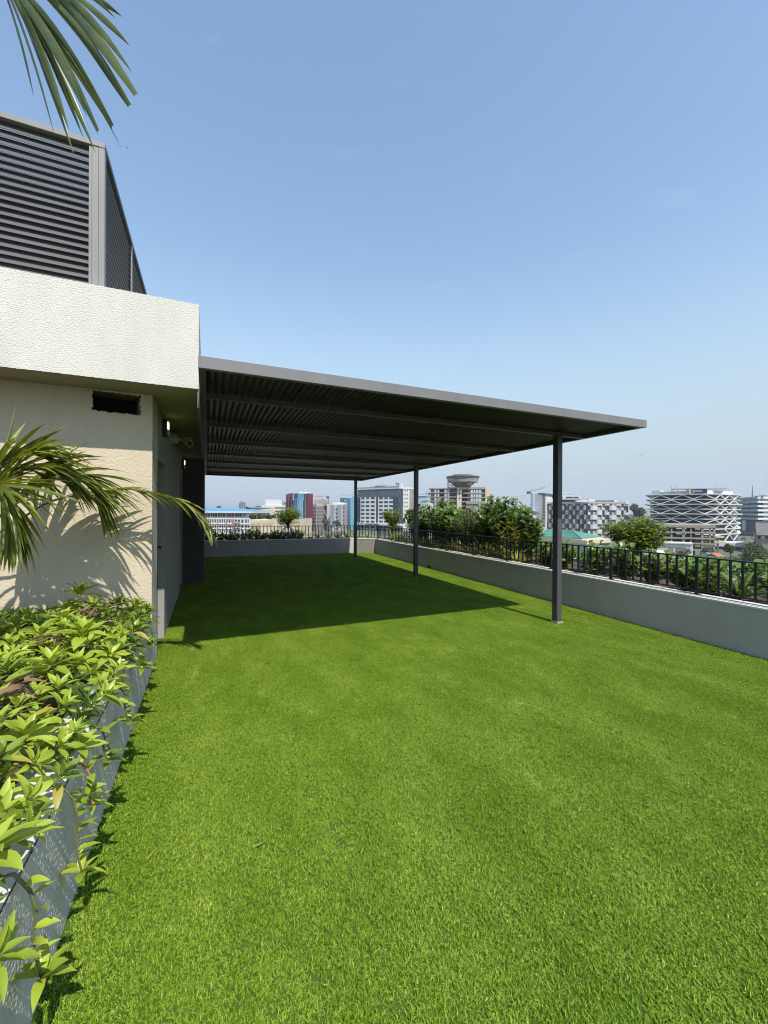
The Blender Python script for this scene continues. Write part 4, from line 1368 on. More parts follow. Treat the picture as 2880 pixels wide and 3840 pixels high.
a, b, c, d = rect(2676, 196, 2811, 190, 12)
r = bld('flat_canopy_block', 'low block under a thick white canopy slab at the foot of the lattice', a)
f = Face(a, b, r, Z4)
f.box(1055, 870, 1458, 915, m_cw, 'canopy_slab', 3, 10)
f.box(1090, 915, 1340, 1010, m_concd, 'wall', 0.2, 6)
f.box(1345, 915, 1435, 1010, m_cw, 'wall', 0.6, 6)
f.box(1385, 885, 1432, 897, m_cd, 'lettering_strip', 3.1, 0)

# ---------------------------------------------------- striped green and white offices
L, C_, Rr = XY(2766, 330), XY(2840, 300), XY(2960, 320)
r = bld('green_striped_offices', 'office block striped with teal glass and white bands at the right photo edge', C_)
f = Face(L, C_, r, Z4); g = Face(C_, Rr, r, Z4)
zt = f.z(2838, 1740 + 362 * .3376)
block(quad(L, C_, Rr), G, zt - 0.5, m_glass_t, r, 'core')
for k in range(8):
    y0 = 362 + k * 47
    z1_ = f.z(2838, 1740 + y0 * .3376); z0_ = f.z(2838, 1740 + (y0 + 23) * .3376)
    f.raw(0, f.L, z0_, z1_, m_cwg, 'white_band', 0.35, 0.1); g.raw(0.36, g.L, z0_, z1_, m_cw, 'white_band', 0.35, 0.1)  # left bands are greyer, their shade put into the colour
    for i in range(7):
        f.raw(f.L * i / 7 + 0.15, f.L * (i + 1) / 7 - 0.15, z0_ - 4.6, z0_ - 0.1, m_glass_t, 'window', 0.1, 0.05)
        if i < 6: g.raw(g.L * i / 6 + 0.15, g.L * (i + 1) / 6 - 0.15, z0_ - 4.6, z0_ - 0.1, m_glass_g, 'window', 0.1, 0.05)
f.box(1400, 628, 1432, 740, m_cw, 'pier', 1.5); g.box(1545, 630, 1900, 690, m_glass_n, 'glass_base', 0.5)
f.box(1360, 628, 1540, 745, m_cd, 'base', 0.6)
f.box(1440, 352, 1530, 362, m_concd, 'roof_plant', -4, 6)
p = XY(2821, 315)
MB().tube([(p.x, p.y, zt), (p.x, p.y, zt + 9)], [0.5, 0.2], 6).build('aerial', m_cg, r)

# ---------------------------------------------------- low roofs, road and cars on the right
a, b, c, d = rect(2838, 176, 2990, 168, 22)
r = bld('grey_roofed_sheds', 'long low shed with a dark grey roof and window row at the right photo edge', a)
f = Face(a, b, r, Z4)
zt = f.z(2860, 1740 + 790 * .3376)
block([a, b, c, d], G, zt, m_conc, r)
v_ = [tuple(Vector((p.x, p.y, zt + 0.02)) + q_) for p, q_ in ((a, f.n * 1), (b, f.n * 1), (c, -f.n), (d, -f.n))]
ra = (a + d) / 2; rb = (b + c) / 2
MB().add(v_ + [(ra.x, ra.y, zt + 5), (rb.x, rb.y, zt + 5)], [(0, 1, 5, 4), (2, 3, 4, 5), (1, 2, 5), (3, 0, 4), (3, 2, 1, 0)]).build('roof', m_roofgrey, r)
for i in range(8):
    f.box(1550 + i * 42, 800, 1578 + i * 42, 830, m_cw if i % 2 else m_glass_d, 'window', 0.08)
pA, pB = XY(2760, 236), XY(2960, 150)
mb = MB().add([(*XY(2770, 215).xy, G + 0.05), (*XY(2820, 208).xy, G + 0.05), (*XY(2990, 120).xy, G + 0.05), (*XY(2860, 112).xy, G + 0.05)], [(0, 1, 2, 3)])
structure(mb.build('road', m_asphalt))
def car(u, d_, yaw, col, label):
    p = XY(u, d_)
    mt = M('car_paint_' + label.split()[0], col, 0.35, 0.05, 3, spec=0.6)
    t = thing('parked_car', label, 'car', (p.x, p.y, G + 0.05), 'cars parked by the right-hand road')
    t.rotation_euler = (0, 0, yaw)
    def part(mb, name, m_):
        o = bpy.data.objects.new(name, mb.mesh(name, m_)); COL.objects.link(o); o.parent = t; return o
    side = [(-2.2, .45), (-2.15, .85), (-1.2, .98), (1.35, .95), (2.1, .78), (2.2, .45)]
    mb = MB(); n = len(side)
    mb.add([(x, -.85, z) for x, z in side] + [(x, .85, z) for x, z in side], [tuple(range(n)), tuple(range(n, 2 * n))[::-1]] + [(i, (i + 1) % n, n + (i + 1) % n, n + i) for i in range(n)])
    part(mb, 'body', mt)
    cab = [(-1.5, .99), (-1.0, 1.42), (.45, 1.45), (1.15, .98)]
    mb = MB(); n = 4
    mb.add([(x, -.74, z) for x, z in cab] + [(x, .74, z) for x, z in cab], [tuple(range(n)), tuple(range(n, 2 * n))[::-1]] + [(i, (i + 1) % n, n + (i + 1) % n, n + i) for i in range(n)])
    part(mb, 'cabin', m_glass_d)
    part(MB().box(-1.0, .45, -.70, .70, 1.451, 1.49), 'roof', mt)
    for x in (-1.4, 1.4):
        for y in (-.86, .68):
            part(MB().tube([(x, y, .33), (x, y + .18, .33)], .33, 10), 'wheel', m_black)
for u, v, yw, cl, lab in ((2843, 2052, 1.1, (0.03, 0.035, 0.04), 'dark car parked beside the road right of the lattice building'),
                          (2790, 2024, 0.6, (0.10, 0.10, 0.11), 'grey car standing at the far end of the road by the canopy slab'),
                          (2826, 2018, 0.7, (0.6, 0.6, 0.6), 'pale car near the far end of the road before the shed')):
    d_ = 17.4 * F / (v - 1923)
    car(u, d_, yw, cl, lab)
for u, v, mt, lab, dx in ((2660, 2083, m_blueroof, 'small blue tarpaulin roofed stall below the concrete frame', 0), (2683, 2086, m_red, 'small red roofed stall below the concrete frame', 1)):
    d_ = 11.0 * F / (v - 1923)
    p = XY(u, d_)
    r = bld('market_stall', lab, p, 'stall')
    z = 1.5 - 11.0
    for ax_ in (-1, 1):
        for ay_ in (-1, 1):
            MB().box(p.x + ax_ * 1.2 - .05, p.x + ax_ * 1.2 + .05, p.y + ay_ - .05, p.y + ay_ + .05, G, z).build('post', m_cg, r)
    MB().add([(p.x - 1.6, p.y - 1.4, z), (p.x + 1.6, p.y - 1.4, z), (p.x + 1.6, p.y + 1.4, z), (p.x - 1.6, p.y + 1.4, z), (p.x - 1.6, p.y, z + .8), (p.x + 1.6, p.y, z + .8)], [(0, 1, 5, 4), (2, 3, 4, 5), (1, 2, 5), (3, 0, 4), (3, 2, 1, 0)]).build('roof', mt, r)

# ---------------------------------------------------- trees in the city
lf_ct = LEAF('city_tree_leaf', (0.030, 0.055, 0.016), (0.085, 0.115, 0.034), 0.2, 0.6, vs=0.4)
lf_cb = LEAF('dry_tree_leaf', (0.080, 0.072, 0.048), (0.160, 0.140, 0.090), 0.2, 0.7, vs=0.4)
def city_tree(u, v_top, d_, width_px, label, mat=None, h_px=None, dens=1.0, group=None):
    p = XY(u, d_)
    ztop = WP(u, v_top, d_).z
    wd = width_px / F * d_
    hc = (h_px / F * d_) if h_px else wd * 0.65
    t = thing('city_tree', label, 'tree', (p.x, p.y, G), group)
    zc = ztop - hc / 2
    mb = MB().tube([(p.x, p.y, G), (p.x + 0.1, p.y, (G + zc) / 2), (p.x, p.y, zc)], [0.30, 0.24, 0.16], 6)
    blobs = []
    for i in range(8):
        a = random.uniform(0, 6.28); q = math.sqrt(random.random()) * 0.62
        bx, by, bz = q * wd / 2 * math.cos(a), q * wd / 2 * math.sin(a), random.uniform(-0.3, 0.42) * hc * (1 - 0.4 * q)
        blobs.append((bx, by, bz, wd * random.uniform(0.16, 0.27), hc * random.uniform(0.2, 0.32)))
        mb.tube([(p.x, p.y, zc - hc * 0.35), (p.x + bx * .6, p.y + by * .6, zc + bz * .6 - 0.1 * hc), (p.x + bx, p.y + by, zc + bz)], [0.12, 0.08, 0.04], 4, False)
    mb.build('trunk', m_trunk, t)
    ls_ = max(0.16, 0.0021 * d_, wd * 0.028)
    n = int(900 * dens)
    V = np.zeros((n * 4, 3)); Fc = []
    for i in range(n):
        b = blobs[i % 8]
        q = rng.normal(size=3); q /= np.linalg.norm(q); q *= (0.55 + 0.5 * rng.random())
        c = np.array([b[0] + q[0] * b[3], b[1] + q[1] * b[3], b[2] + q[2] * b[4]])
        e1 = rng.normal(size=3); e1 /= np.linalg.norm(e1); e2 = np.cross(e1, rng.normal(size=3)); e2 /= np.linalg.norm(e2)
        s = ls_ * rng.uniform(0.6, 1.3)
        V[i * 4:i * 4 + 4] = [c - e1 * s, c - e2 * s * .6, c + e1 * s, c + e2 * s * .6]
        Fc.append((i * 4, i * 4 + 1, i * 4 + 2, i * 4 + 3))
    V[:, 2] += zc - G
    me = bpy.data.meshes.new('crown'); me.from_pydata(V.tolist(), [], Fc); me.materials.append(mat or lf_ct)
    o = bpy.data.objects.new('crown', me); COL.objects.link(o); o.parent = t
    return t
for args in (
    (820, 1898.5, 420, 24, 'rounded tree top peeping over the blue school roof', None, 14),
    (935, 1903, 300, 26, 'dark tree between the narrow white tower and cream house', None, 22),
    (948, 1930, 180, 26, 'yellow-green tree in front of the cream house', lf_ct, 24),
    (975, 1928, 190, 30, 'tree at the left end of the low white offices', None, 26),
    (1000, 1931, 200, 34, 'broad dark tree before the low white offices', None, 22),
    (1022, 1932, 205, 26, 'dark tree top right behind the scalloped hall peak', None, 20),
    (1225, 1947, 240, 40, 'bare brownish tree in front of the punched window block', lf_cb, 22, 0.5),
    (1262, 1951, 240, 34, 'thin dry tree below the panelled office', lf_cb, 20, 0.45),
    (1170, 1962, 200, 30, 'reddish dry bush below the maroon tower', lf_cb, 14, 0.6),
    (2390, 1893, 330, 66, 'wide dark tree between the chequered and lattice buildings', lf_cb, 46, 2.2),
    (2560, 2050, 110, 60, 'spiky dry tree in front of the low concrete frame', lf_cb, 50, 0.5),
    (2650, 2048, 105, 50, 'dry tree standing before the flat canopy slab', lf_cb, 46, 0.6),
    (2740, 2040, 120, 40, 'tree below the white canopy slab', None, 36),
    (2740, 2092, 82, 110, 'dark tree low between the railing and the flat canopy block', None, 80, 2.2),
    (2800, 2062, 92, 150, 'broad dark tree beyond the railing near the right photo edge', None, 120, 3.2),
    (2875, 2040, 84, 150, 'darkest tall tree cut by the right photo edge', None, 150, 3.5),
    (2890, 2120, 60, 190, 'dark bushy tree lowest at the right photo edge', None, 130, 3.5)):
    city_tree(*args)
# far-off wood and low houses that fade together along the skyline
def far_mass():
    V, Fc = [], []
    k = 0
    for i in range(2600):
        u = random.uniform(300, 3100); d_ = random.uniform(420, 1500)
        p = XY(u, d_)
        hgt = random.uniform(4, 11)
        for j in range(5):
            c = Vector((p.x + random.gauss(0, 4), p.y + random.gauss(0, 4), G + hgt * random.uniform(0.3, 1)))
            e1 = Vector((random.gauss(0, 1), random.gauss(0, 1), random.gauss(0, .6))).normalized(); e2 = e1.cross(UPV).normalized()
            s = random.uniform(1.6, 3.6)
            V += [tuple(c - e1 * s), tuple(c - e2 * s * .7 + UPV * s * .4), tuple(c + e1 * s), tuple(c + e2 * s * .7 - UPV * s * .4)]
            Fc.append((k, k + 1, k + 2, k + 3)); k += 4
    o = MB().add(V, Fc).build('distant_trees', lf_ct, None, 0, 'stuff')
    o['label'] = 'far-off tree cover along the skyline'
far_mass()
for i, (u, v, d_, w_) in enumerate(((785, 1911, 520, 40), (1180, 1916, 800, 30), (1880, 1912, 760, 60), (2420, 1915, 800, 50), (1600, 1914, 700, 30), (2500, 1916, 900, 60))):
    a, b, c, d = rect(u, d_, u + w_, d_, 20)
    labs = ['low distant white block left of the narrow tower behind palm', 'low distant block behind the punched window block', 'low distant block behind the vaulted white hall', 'low distant block beside the brown tree', 'low distant block behind the small lettered block', 'low distant block hidden behind the lattice building']
    r = bld('distant_block', labs[i], a)
    z = WP(u, v, d_).z
    block([a, b, c, d], G, z, [m_cw, m_cwg, m_cw, m_cream, m_cwg, m_cw][i], r)
    f = Face(a, b, r, Z1)
    for k in range(3):
        f.raw(1, f.L - 1, z - 3 - 4 * k, z - 1.6 - 4 * k, m_glass_d, 'window_strip', 0.1, 0.1)
# birds, and one drifting bit of debris built in bird shape
for u, v, d_, rot_, lab in ((2405, 1706, 38, 0.5, 'small dark bird gliding in the sky right of the canopy'), (850, 1886, 60, 1.0, 'tiny bird flying above the blue school roof'), (478, 555, 30, 0.2, 'small bird-shaped bit of debris below the hanging palm tips in the upper left sky')):
    p = WP(u, v, d_)
    t = thing('flying_bird', lab, 'bird', p)
    k = 0.10 if d_ > 30 else 0.045
    def part(mb, name):
        o = bpy.data.objects.new(name, mb.mesh(name, m_black)); COL.objects.link(o); o.parent = t; return o
    part(MB().tube([(-1.6 * k, 0, 0), (-.8 * k, 0, .05 * k), (.4 * k, 0, .05 * k), (1.1 * k, 0, 0.1 * k), (1.5 * k, 0, 0.05 * k)], [.05 * k, .24 * k, .30 * k, .16 * k, .03 * k], 7), 'body')
    for sg in (-1, 1):
        part(MB().add([(.5 * k, sg * .2 * k, .1 * k), (-.4 * k, sg * .2 * k, .1 * k), (-.3 * k, sg * 1.2 * k, .5 * k), (.5 * k, sg * 1.2 * k, .55 * k), (-.5 * k, sg * 2.4 * k, .2 * k), (.5 * k, sg * .2 * k, .0), (-.4 * k, sg * .2 * k, .0), (-.3 * k, sg * 1.2 * k, .42 * k), (.5 * k, sg * 1.2 * k, .45 * k)],
                      [(0, 1, 2, 3), (3, 2, 4), (5, 8, 7, 6), (8, 4, 7), (0, 3, 8, 5), (1, 6, 7, 2)]), 'wing')
    t.rotation_euler = (0.2, 0.1, rot_)
# ================================================================== PLANTS
def leaf_mesh(name, mat, L, Wd, arch=0.35, fold=0.22, seg=5, peak=0.40, wave=0.0, twist=0.0, blunt=0.0):
    """one leaf along +X, rising and then arching over; V-folded along the midrib"""
    mb = MB(); mb.sm = True
    vs_ = []
    for i in range(seg + 1):
        t = i / seg
        if t < peak:
            wv = math.sin(0.5 * math.pi * (t / peak)) ** 0.8
        else:
            q = (t - peak) / (1 - peak)
            wv = math.cos(0.5 * math.pi * q) ** (0.9 - 0.55 * blunt)
        wv = max(wv, 0.10 if i == 0 else 0.015) * Wd / 2
        x = L * (t - 0.12 * arch * t * t)
        z = -arch * L * t * t * 0.6
        zf = fold * wv + (wave * Wd * math.sin(t * 9.0))
        tw = twist * t
        for sgn in (-1, 0, 1):
            yy = sgn * wv
            zz = z + (zf if sgn else 0) + (wave * Wd * 0.6 * math.sin(t * 11 + sgn * 1.3) if sgn else 0)
            vs_.append((x, yy * math.cos(tw), zz + yy * math.sin(tw)))
    fs = []
    for i in range(seg):
        a = i * 3
        fs += [(a, a + 3, a + 4, a + 1), (a + 1, a + 4, a + 5, a + 2)]
    mb.add(vs_, fs)
    return mb.mesh(name, mat)

def orient(az, el, roll=0.0):
    return Matrix.Rotation(az, 4, 'Z') @ Matrix.Rotation(-el, 4, 'Y') @ Matrix.Rotation(roll, 4, 'X')

lf_y = LEAF('bright_leaf', (0.130, 0.225, 0.016), (0.430, 0.520, 0.062), 0.26, 0.40)
lf_m = LEAF('mid_leaf', (0.060, 0.125, 0.016), (0.240, 0.330, 0.042), 0.22, 0.38)
lf_d = LEAF('deep_leaf', (0.050, 0.100, 0.020), (0.110, 0.175, 0.035), 0.30, 0.34)
lf_dry = LEAF('dry_leaf_brown', (0.16, 0.08, 0.04), (0.30, 0.20, 0.12), 0.2, 0.7, (1, 1, 1))
lf_yel = LEAF('yellowing_leaf', (0.34, 0.30, 0.05), (0.50, 0.42, 0.09), 0.35, 0.45)
m_stem = M('green_stem', (0.16, 0.17, 0.06), 0.6, 0.3, 30)
m_stem_r = M('rusty_stem', (0.34, 0.16, 0.09), 0.7, 0.3, 30)
ROS = {}
for key, mt in (('y', lf_y), ('m', lf_m), ('d', lf_d)):
    ROS[key] = [leaf_mesh('leaf', mt, 1.0, random.uniform(0.30, 0.40), random.uniform(0.25, 0.75), random.uniform(0.25, 0.5), 6, 0.42, 0.03, random.uniform(-0.3, 0.3)) for _ in range(5)]
DRY = [leaf_mesh('leaf', lf_dry, 1.0, 0.26, 1.6, 0.8, 5, 0.4, 0.10, 0.8), leaf_mesh('leaf', lf_yel, 1.0, 0.30, 0.9, 0.4, 5, 0.4, 0.05, 0.4)]

def rosette(p, size, key, n, label, group=None, tilt=(0, 0), name='rosette_plant'):
    t = thing(name, label, 'plant', p, group)
    base = Matrix.Rotation(tilt[0], 4, 'X') @ Matrix.Rotation(tilt[1], 4, 'Y')
    az = random.uniform(0, 6.28)
    for k in range(n):
        f = k / max(1, n - 1)
        az += 2.399 + random.uniform(-0.25, 0.25)
        el = R(14 + 64 * f ** 1.1 + random.uniform(-9, 9))
        L = size * (1.0 - 0.45 * f) * random.uniform(0.85, 1.12)
        ms = random.choice(ROS[key])
        if f < 0.12 and random.random() < 0.10:
            ms = DRY[1]
        m4 = base @ Matrix.Translation((0, 0, 0.03 * f * size / 0.18)) @ orient(az, el, random.uniform(-0.3, 0.3)) @ Matrix.Translation((0.010, 0, 0)) @ Matrix.Diagonal((L, L, L, 1))
        inst('leaf', ms, t, m4)
    return t

# ---- the bed: special plants first, then the mass
bed = []
def put(x, y, z, size, key, n, label, group=None, tilt=(0, 0)):
    bed.append((x, y)); rosette((x, y, z), size, key, n, label, group, tilt)
put(-0.66, 2.86, 0.75, 0.175, 'y', 17, 'large bright yellow-green rosette standing tallest near the middle of the planter')
put(-0.70, 2.46, 0.72, 0.160, 'y', 16, 'broad bright rosette just in front of the tallest yellow-green rosette')
put(-0.60, 1.84, 0.66, 0.135, 'y', 16, 'bright rosette leaning over the planter edge above the white coping patch', None, (0, 0.25))
put(-0.93, 3.95, 0.80, 0.18, 'm', 14, 'leafy rosette pointing up against the beige wall at the back of the planter')
put(-0.50, 1.32, 0.62, 0.140, 'y', 15, 'nearest rosette with long upright yellow-green leaves at the photo edge', None, (0.05, 0.20))
put(-0.455, 1.20, 0.46, 0.105, 'y', 11, 'yellowing rosette hanging over the nearest planter edge at bottom left', None, (0.1, 0.75))
G_BED = 'leafy rosettes massed in the long planter'
cnt = 0
def ros_label(key, x, y):
    col_ = {'y': 'bright yellow-green', 'm': 'mid green', 'd': 'deep green'}[key]
    where = 'near the beige wall' if y > 3.4 else ('beside the tallest rosettes' if y > 2.3 else ('beside the bare coping patch' if y > 1.5 else 'at the near end'))
    row = 'leaning over the planter edge' if x > -0.62 else 'inside the crowded bed'
    return col_ + ' rosette ' + row + ' ' + where
ORD = 'first second third fourth fifth sixth seventh eighth ninth tenth eleventh twelfth thirteenth fourteenth fifteenth sixteenth seventeenth eighteenth nineteenth twentieth twenty-first twenty-second twenty-third twenty-fourth'.split()
for tries in range(26000):
    y = random.uniform(0.95, 4.16)
    x = random.uniform(-0.361 * y - 0.30, -0.455)
    md_ = 0.066 if y < 2.2 else 0.076
    if any((x - a) ** 2 + (y - b) ** 2 < md_ ** 2 for a, b in bed):
        continue
    if 1.55 < y < 1.95 and x > -0.66 and random.random() < 0.8:
        continue                                       # the bare white patch of coping
    edge = x > -0.60
    lit = random.random()
    key = 'y' if (lit < 0.62 and y < 3.2) or lit < 0.25 else ('m' if lit < 0.90 else 'd')  # front rosettes more often bright: sunlit look put into leaf colour
    z = 0.49 + random.uniform(0.03, 0.17) + (0.06 * min(1, max(0, (-0.58 - x) / 0.25)))
    tl = (random.uniform(-0.25, 0.25), random.uniform(0.25, 0.85) if edge else random.uniform(-0.2, 0.25))
    put(x, y, z, random.choice((0.7, 0.85, 1, 1, 1.12)) * (0.092 + 0.017 * min(2.0, max(0, y - 1.2))), key, random.choice((9, 10, 11, 12)), ros_label(key, x, y), G_BED, tl)
    cnt += 1
    if cnt >= 380:
        break
# ---- shoots trailing over the edge
def shoot(x, y, length, out_, label, key='y', nl=9, red=False, group=None, end=0.10, dy=0.0):
    t = thing('trailing_shoot', label, 'shoot', (x, y, 0.52), group)
    pts = []
    for i in range(7):
        q = i / 6
        pts.append(Vector((x + out_ * min(1, q * 2.2) + 0.012 * math.sin(q * 7), y + dy * q, 0.54 - length * max(0, q - 0.18) / 0.82)))
    MB().tube(pts, [0.0055 - 0.002 * i / 6 for i in range(7)], 5).build('stem', m_stem_r if red else m_stem, t)
    for k in range(nl):
        q = 0.28 + 0.66 * k / nl
        i = min(5, int(q * 6)); f = q * 6 - i
        p = pts[i].lerp(pts[i + 1], f) - Vector((x, y, 0.52))
        L = random.uniform(0.05, 0.085)
        az = random.uniform(-1.5, 1.5)
        inst('leaf', random.choice(ROS[key]), t, Matrix.Translation(p) @ orient(az, R(random.uniform(0, 50)), random.uniform(-0.5, 0.5)) @ Matrix.Diagonal((L, L, L, 1)))
    p = pts[-1] - Vector((x, y, 0.52))
    for k in range(7):
        L = end * random.uniform(0.8, 1.15)
        inst('leaf', random.choice(ROS[key]), t, Matrix.Translation(p) @ orient(k * 2.4, R(5 + 9 * k), random.uniform(-0.3, 0.3)) @ Matrix.Diagonal((L, L, L, 1)))
    return t
shoot(-0.52, 1.90, 0.20, 0.11, 'rusty stemmed shoot with reddish buds trailing over the white coping patch', 'y', 9, True, None, 0.075)
shoot(-0.51, 1.74, 0.33, 0.10, 'long green shoot hanging halfway down the planter side below the coping patch', 'y', 9, False, None, 0.075)
shoot(-0.51, 1.36, 0.30, 0.10, 'shoot with a cupped pair of leaves hanging low over the near planter side', 'y', 6, False, None, 0.10)
shoot(-0.52, 1.12, 0.40, 0.09, 'shoot ending in a dark star of leaves low on the nearest planter side', 'm', 5, False, None, 0.085)
shoot(-0.51, 2.62, 0.22, 0.11, 'shoot with a star of pale leaves hanging beside the sunlit planter side', 'y', 6, False, None, 0.10)
shoot(-0.52, 3.10, 0.10, 0.12, 'thick shoot with a rosette jutting over the planter edge at mid length', 'y', 6, False, None, 0.115)
shoot(-0.51, 3.55, 0.08, 0.11, 'shoot jutting out beside the corner of the beige wall', 'm', 6, False, None, 0.10)
shoot(-0.50, 2.16, 0.17, 0.09, 'short shoot dangling below the bright rosettes on the shaded planter side', 'm', 6, False, None, 0.08)
# bare wiry runners near the wall
for k, (y0, zt_) in enumerate(((3.86, 0.60), (3.66, 0.56))):
    pts = [Vector((-0.60 + 0.030 * i, y0 + 0.015 * math.sin(i * 1.4), zt_ + 0.012 * math.sin(i * 0.9 + k))) for i in range(9)]
    tag(MB().tube(pts, 0.005, 5).build('bare_runner', m_stem), ('upper' if k == 0 else 'lower') + ' of two bare pale runners reaching past the planter edge at the wall corner', 'runner')
# withered clumps
for k, (u_, v_, z, sz, lab) in enumerate(((75, 2570, 0.74, 1.15, 'withered brown leaf clump lying in the planter by the photo edge'),
                                    (335, 2285, 0.80, 0.9, 'small withered clump of pinkish brown leaves near the beige wall'),
                                    (205, 2385, 0.76, 0.8, 'dry curled brown leaves beside the tallest rosette'))):
    ray = WP(u_, v_, 1.0) - Vector((0, 0, H))
    q = Vector((0, 0, H)) + ray * ((z - H) / ray.z)
    t = thing('withered_clump', lab, 'dead leaves', q)
    for j in range(11):
        L = random.uniform(0.06, 0.11) * sz
        inst('leaf', DRY[0], t, Matrix.Translation((random.gauss(0, .03), random.gauss(0, .03), 0)) @ orient(random.uniform(0, 6.3), R(random.uniform(-30, 70)), random.uniform(-1.5, 1.5)) @ Matrix.Diagonal((L, L, L, 1)))

# ------------------------------------------------------------------ palms
pf_a = LEAF('palm_leaf', (0.060, 0.105, 0.016), (0.175, 0.215, 0.040), 0.38, 0.30)
pf_b = LEAF('palm_leaf_pale', (0.110, 0.155, 0.020), (0.280, 0.310, 0.060), 0.40, 0.32)  # paler leaf tone, mixed at random along the fronds
pf_c = LEAF('palm_leaf_overhead', (0.030, 0.055, 0.012), (0.150, 0.180, 0.045), 0.30, 0.22, vs=14)
m_rach = M('palm_stalk', (0.14, 0.17, 0.05), 0.5, 0.25, 20)
UPV = Vector((0, 0, 1))
def catmull(pts, n):
    P = [Vector(p) for p in pts]
    P = [P[0] * 2 - P[1]] + P + [P[-1] * 2 - P[-2]]
    res = []
    m = len(P) - 3
    for i in range(n + 1):
        s = min(m - 1e-6, i / n * m)
        k = int(s); t = s - k
        a, b, c, d = P[k:k + 4]
        res.append(0.5 * ((2 * b) + (c - a) * t + (2 * a - 5 * b + 4 * c - d) * t * t + (3 * b - a - 3 * c + d) * t ** 3))
    return res

def leaflet(parent, org, p, d, L, Wd, droop, mat, roll=0.0, seg=7):
    """long folded strip that leaves p along d and droops"""
    mb = MB(); mb.sm = True
    d = d.normalized()
    s = d.cross(UPV)
    if s.length < 0.05:
        s = d.cross(Vector((0, 1, 0)))
    s.normalize()
    s = Matrix.Rotation(roll, 3, d) @ s
    pts = [p + d * (L * i / seg) + Vector((0, 0, -1)) * droop * L * (i / seg) ** 2 for i in range(seg + 1)]
    # keep the true length
    tot = sum((pts[i + 1] - pts[i]).length for i in range(seg))
    pts = [p + (q - p) * (L / tot) for q in pts]
    vs_ = []
    for i, q in enumerate(pts):
        t = i / seg
        wv = Wd / 2 * (min(1, 0.35 + t * 3.2)) * (1 - max(0, (t - 0.45) / 0.55) ** 1.6 * 0.93)
        tan = (pts[min(seg, i + 1)] - pts[max(0, i - 1)]).normalized()
        sd = (s - tan * s.dot(tan)).normalized()
        n = tan.cross(sd)
        if n.z < 0: n = -n
        vs_ += [q - sd * wv + n * wv * 0.45, q, q + sd * wv + n * wv * 0.45]
    fs = []
    for i in range(seg):
        a = i * 3
        fs += [(a, a + 3, a + 4, a + 1), (a + 1, a + 4, a + 5, a + 2)]
    mb.v = [tuple(Vector(v) - org) for v in vs_]
    mb.f = fs
    o = bpy.data.objects.new('leaflet', mb.mesh('leaflet', mat))
    COL.objects.link(o)
    o.parent = parent
    return o

def frond(root, ctrl, npairs, L0, Wd, droop, t0=0.12, up=0.25, mats=(pf_a, pf_b), a0=62, a1=16, rad=0.011, lop=1.0):
    pts = catmull(ctrl, 28)
    org = worg(root)
    fr = MB()
    fr.tube(pts, [rad * (1 - 0.8 * i / 28) for i in range(29)], 6)
    f_o = fr.build('frond', m_rach, root)
    for k in range(npairs):
        t = t0 + (1 - t0) * (k + 0.5) / npairs
        for sg in (-1, 1):
            tt = min(0.999, t + random.uniform(-0.008, 0.008))
            i = int(tt * 28); f = tt * 28 - i
            p = pts[i].lerp(pts[i + 1], f)
            tan = (pts[i + 1] - pts[i]).normalized()
            sd = tan.cross(UPV)
            if sd.length < 0.1: sd = Vector((1, 0, 0))
            sd.normalize()
            upn = sd.cross(tan).normalized()
            a = R(a0 + (a1 - a0) * tt ** 0.8 + random.uniform(-13, 13))
            d = tan * math.cos(a) + sd * (sg * math.sin(a)) + upn * (up * (1 - 0.6 * tt) + random.uniform(-0.10, 0.14))
            L = L0 * (0.62 + 0.75 * math.sin(math.pi * min(1, 0.15 + tt * 0.72))) * random.uniform(0.82, 1.1) * (1 if sg > 0 else lop)
            L *= 1.0 - 0.35 * max(0, tt - 0.8) / 0.2
            leaflet(f_o, org, p, d, L, Wd * random.uniform(0.75, 1.15), droop * random.uniform(0.3, 1.7), random.choice(mats), random.uniform(-0.7, 0.7))
    return f_o

def P5(x, y, d):   # wall-palm enlargement -> point
    return WP(x * 0.5184, 1500 + y * 0.5184, d)
palm = thing('palm_tree', 'young palm spreading drooping fronds in front of the beige wall', 'palm', (-1.82, 3.42, 0.44))
crown = Vector((-1.82, 3.42, 1.18))
mb = MB().tube([(-1.82, 3.42, 0.40), (-1.815, 3.41, 0.8), (-1.82, 3.42, 1.20)], [0.085, 0.07, 0.05], 10)
mb.build('trunk', m_trunk, palm)
frond(palm, [crown, P5(-230, 1060, 3.00), P5(60, 920, 3.08), P5(340, 745, 3.17), P5(600, 682, 3.25), P5(900, 645, 3.35), P5(1200, 690, 3.50), P5(1400, 790, 3.56), P5(1520, 960, 3.59)],
      40, 0.27, 0.022, 0.45, 0.42, 0.05, (pf_b, pf_b, pf_a), 50, 15, 0.011)
frond(palm, [crown, P5(-200, 980, 2.90), P5(90, 760, 2.97), P5(290, 610, 3.07), P5(510, 568, 3.15), P5(650, 640, 3.21), P5(720, 790, 3.25)],
      40, 0.42, 0.034, 0.62, 0.30, 0.30, (pf_a, pf_a, pf_b), 62, 16, 0.011)
frond(palm, [crown, P5(-220, 760, 2.70), P5(-60, 520, 2.75), P5(120, 420, 2.83), P5(260, 400, 2.89), P5(380, 450, 2.95)],
      36, 0.32, 0.031, 0.35, 0.30, 0.30, (pf_a, pf_b), 58, 15, 0.010)
frond(palm, [crown, P5(-240, 800, 2.60), P5(-110, 640, 2.57), P5(10, 640, 2.57), P5(80, 800, 2.57), P5(95, 960, 2.57)],
      28, 0.36, 0.034, 0.55, 0.30, 0.10, (pf_a, pf_b), 50, 12, 0.010)
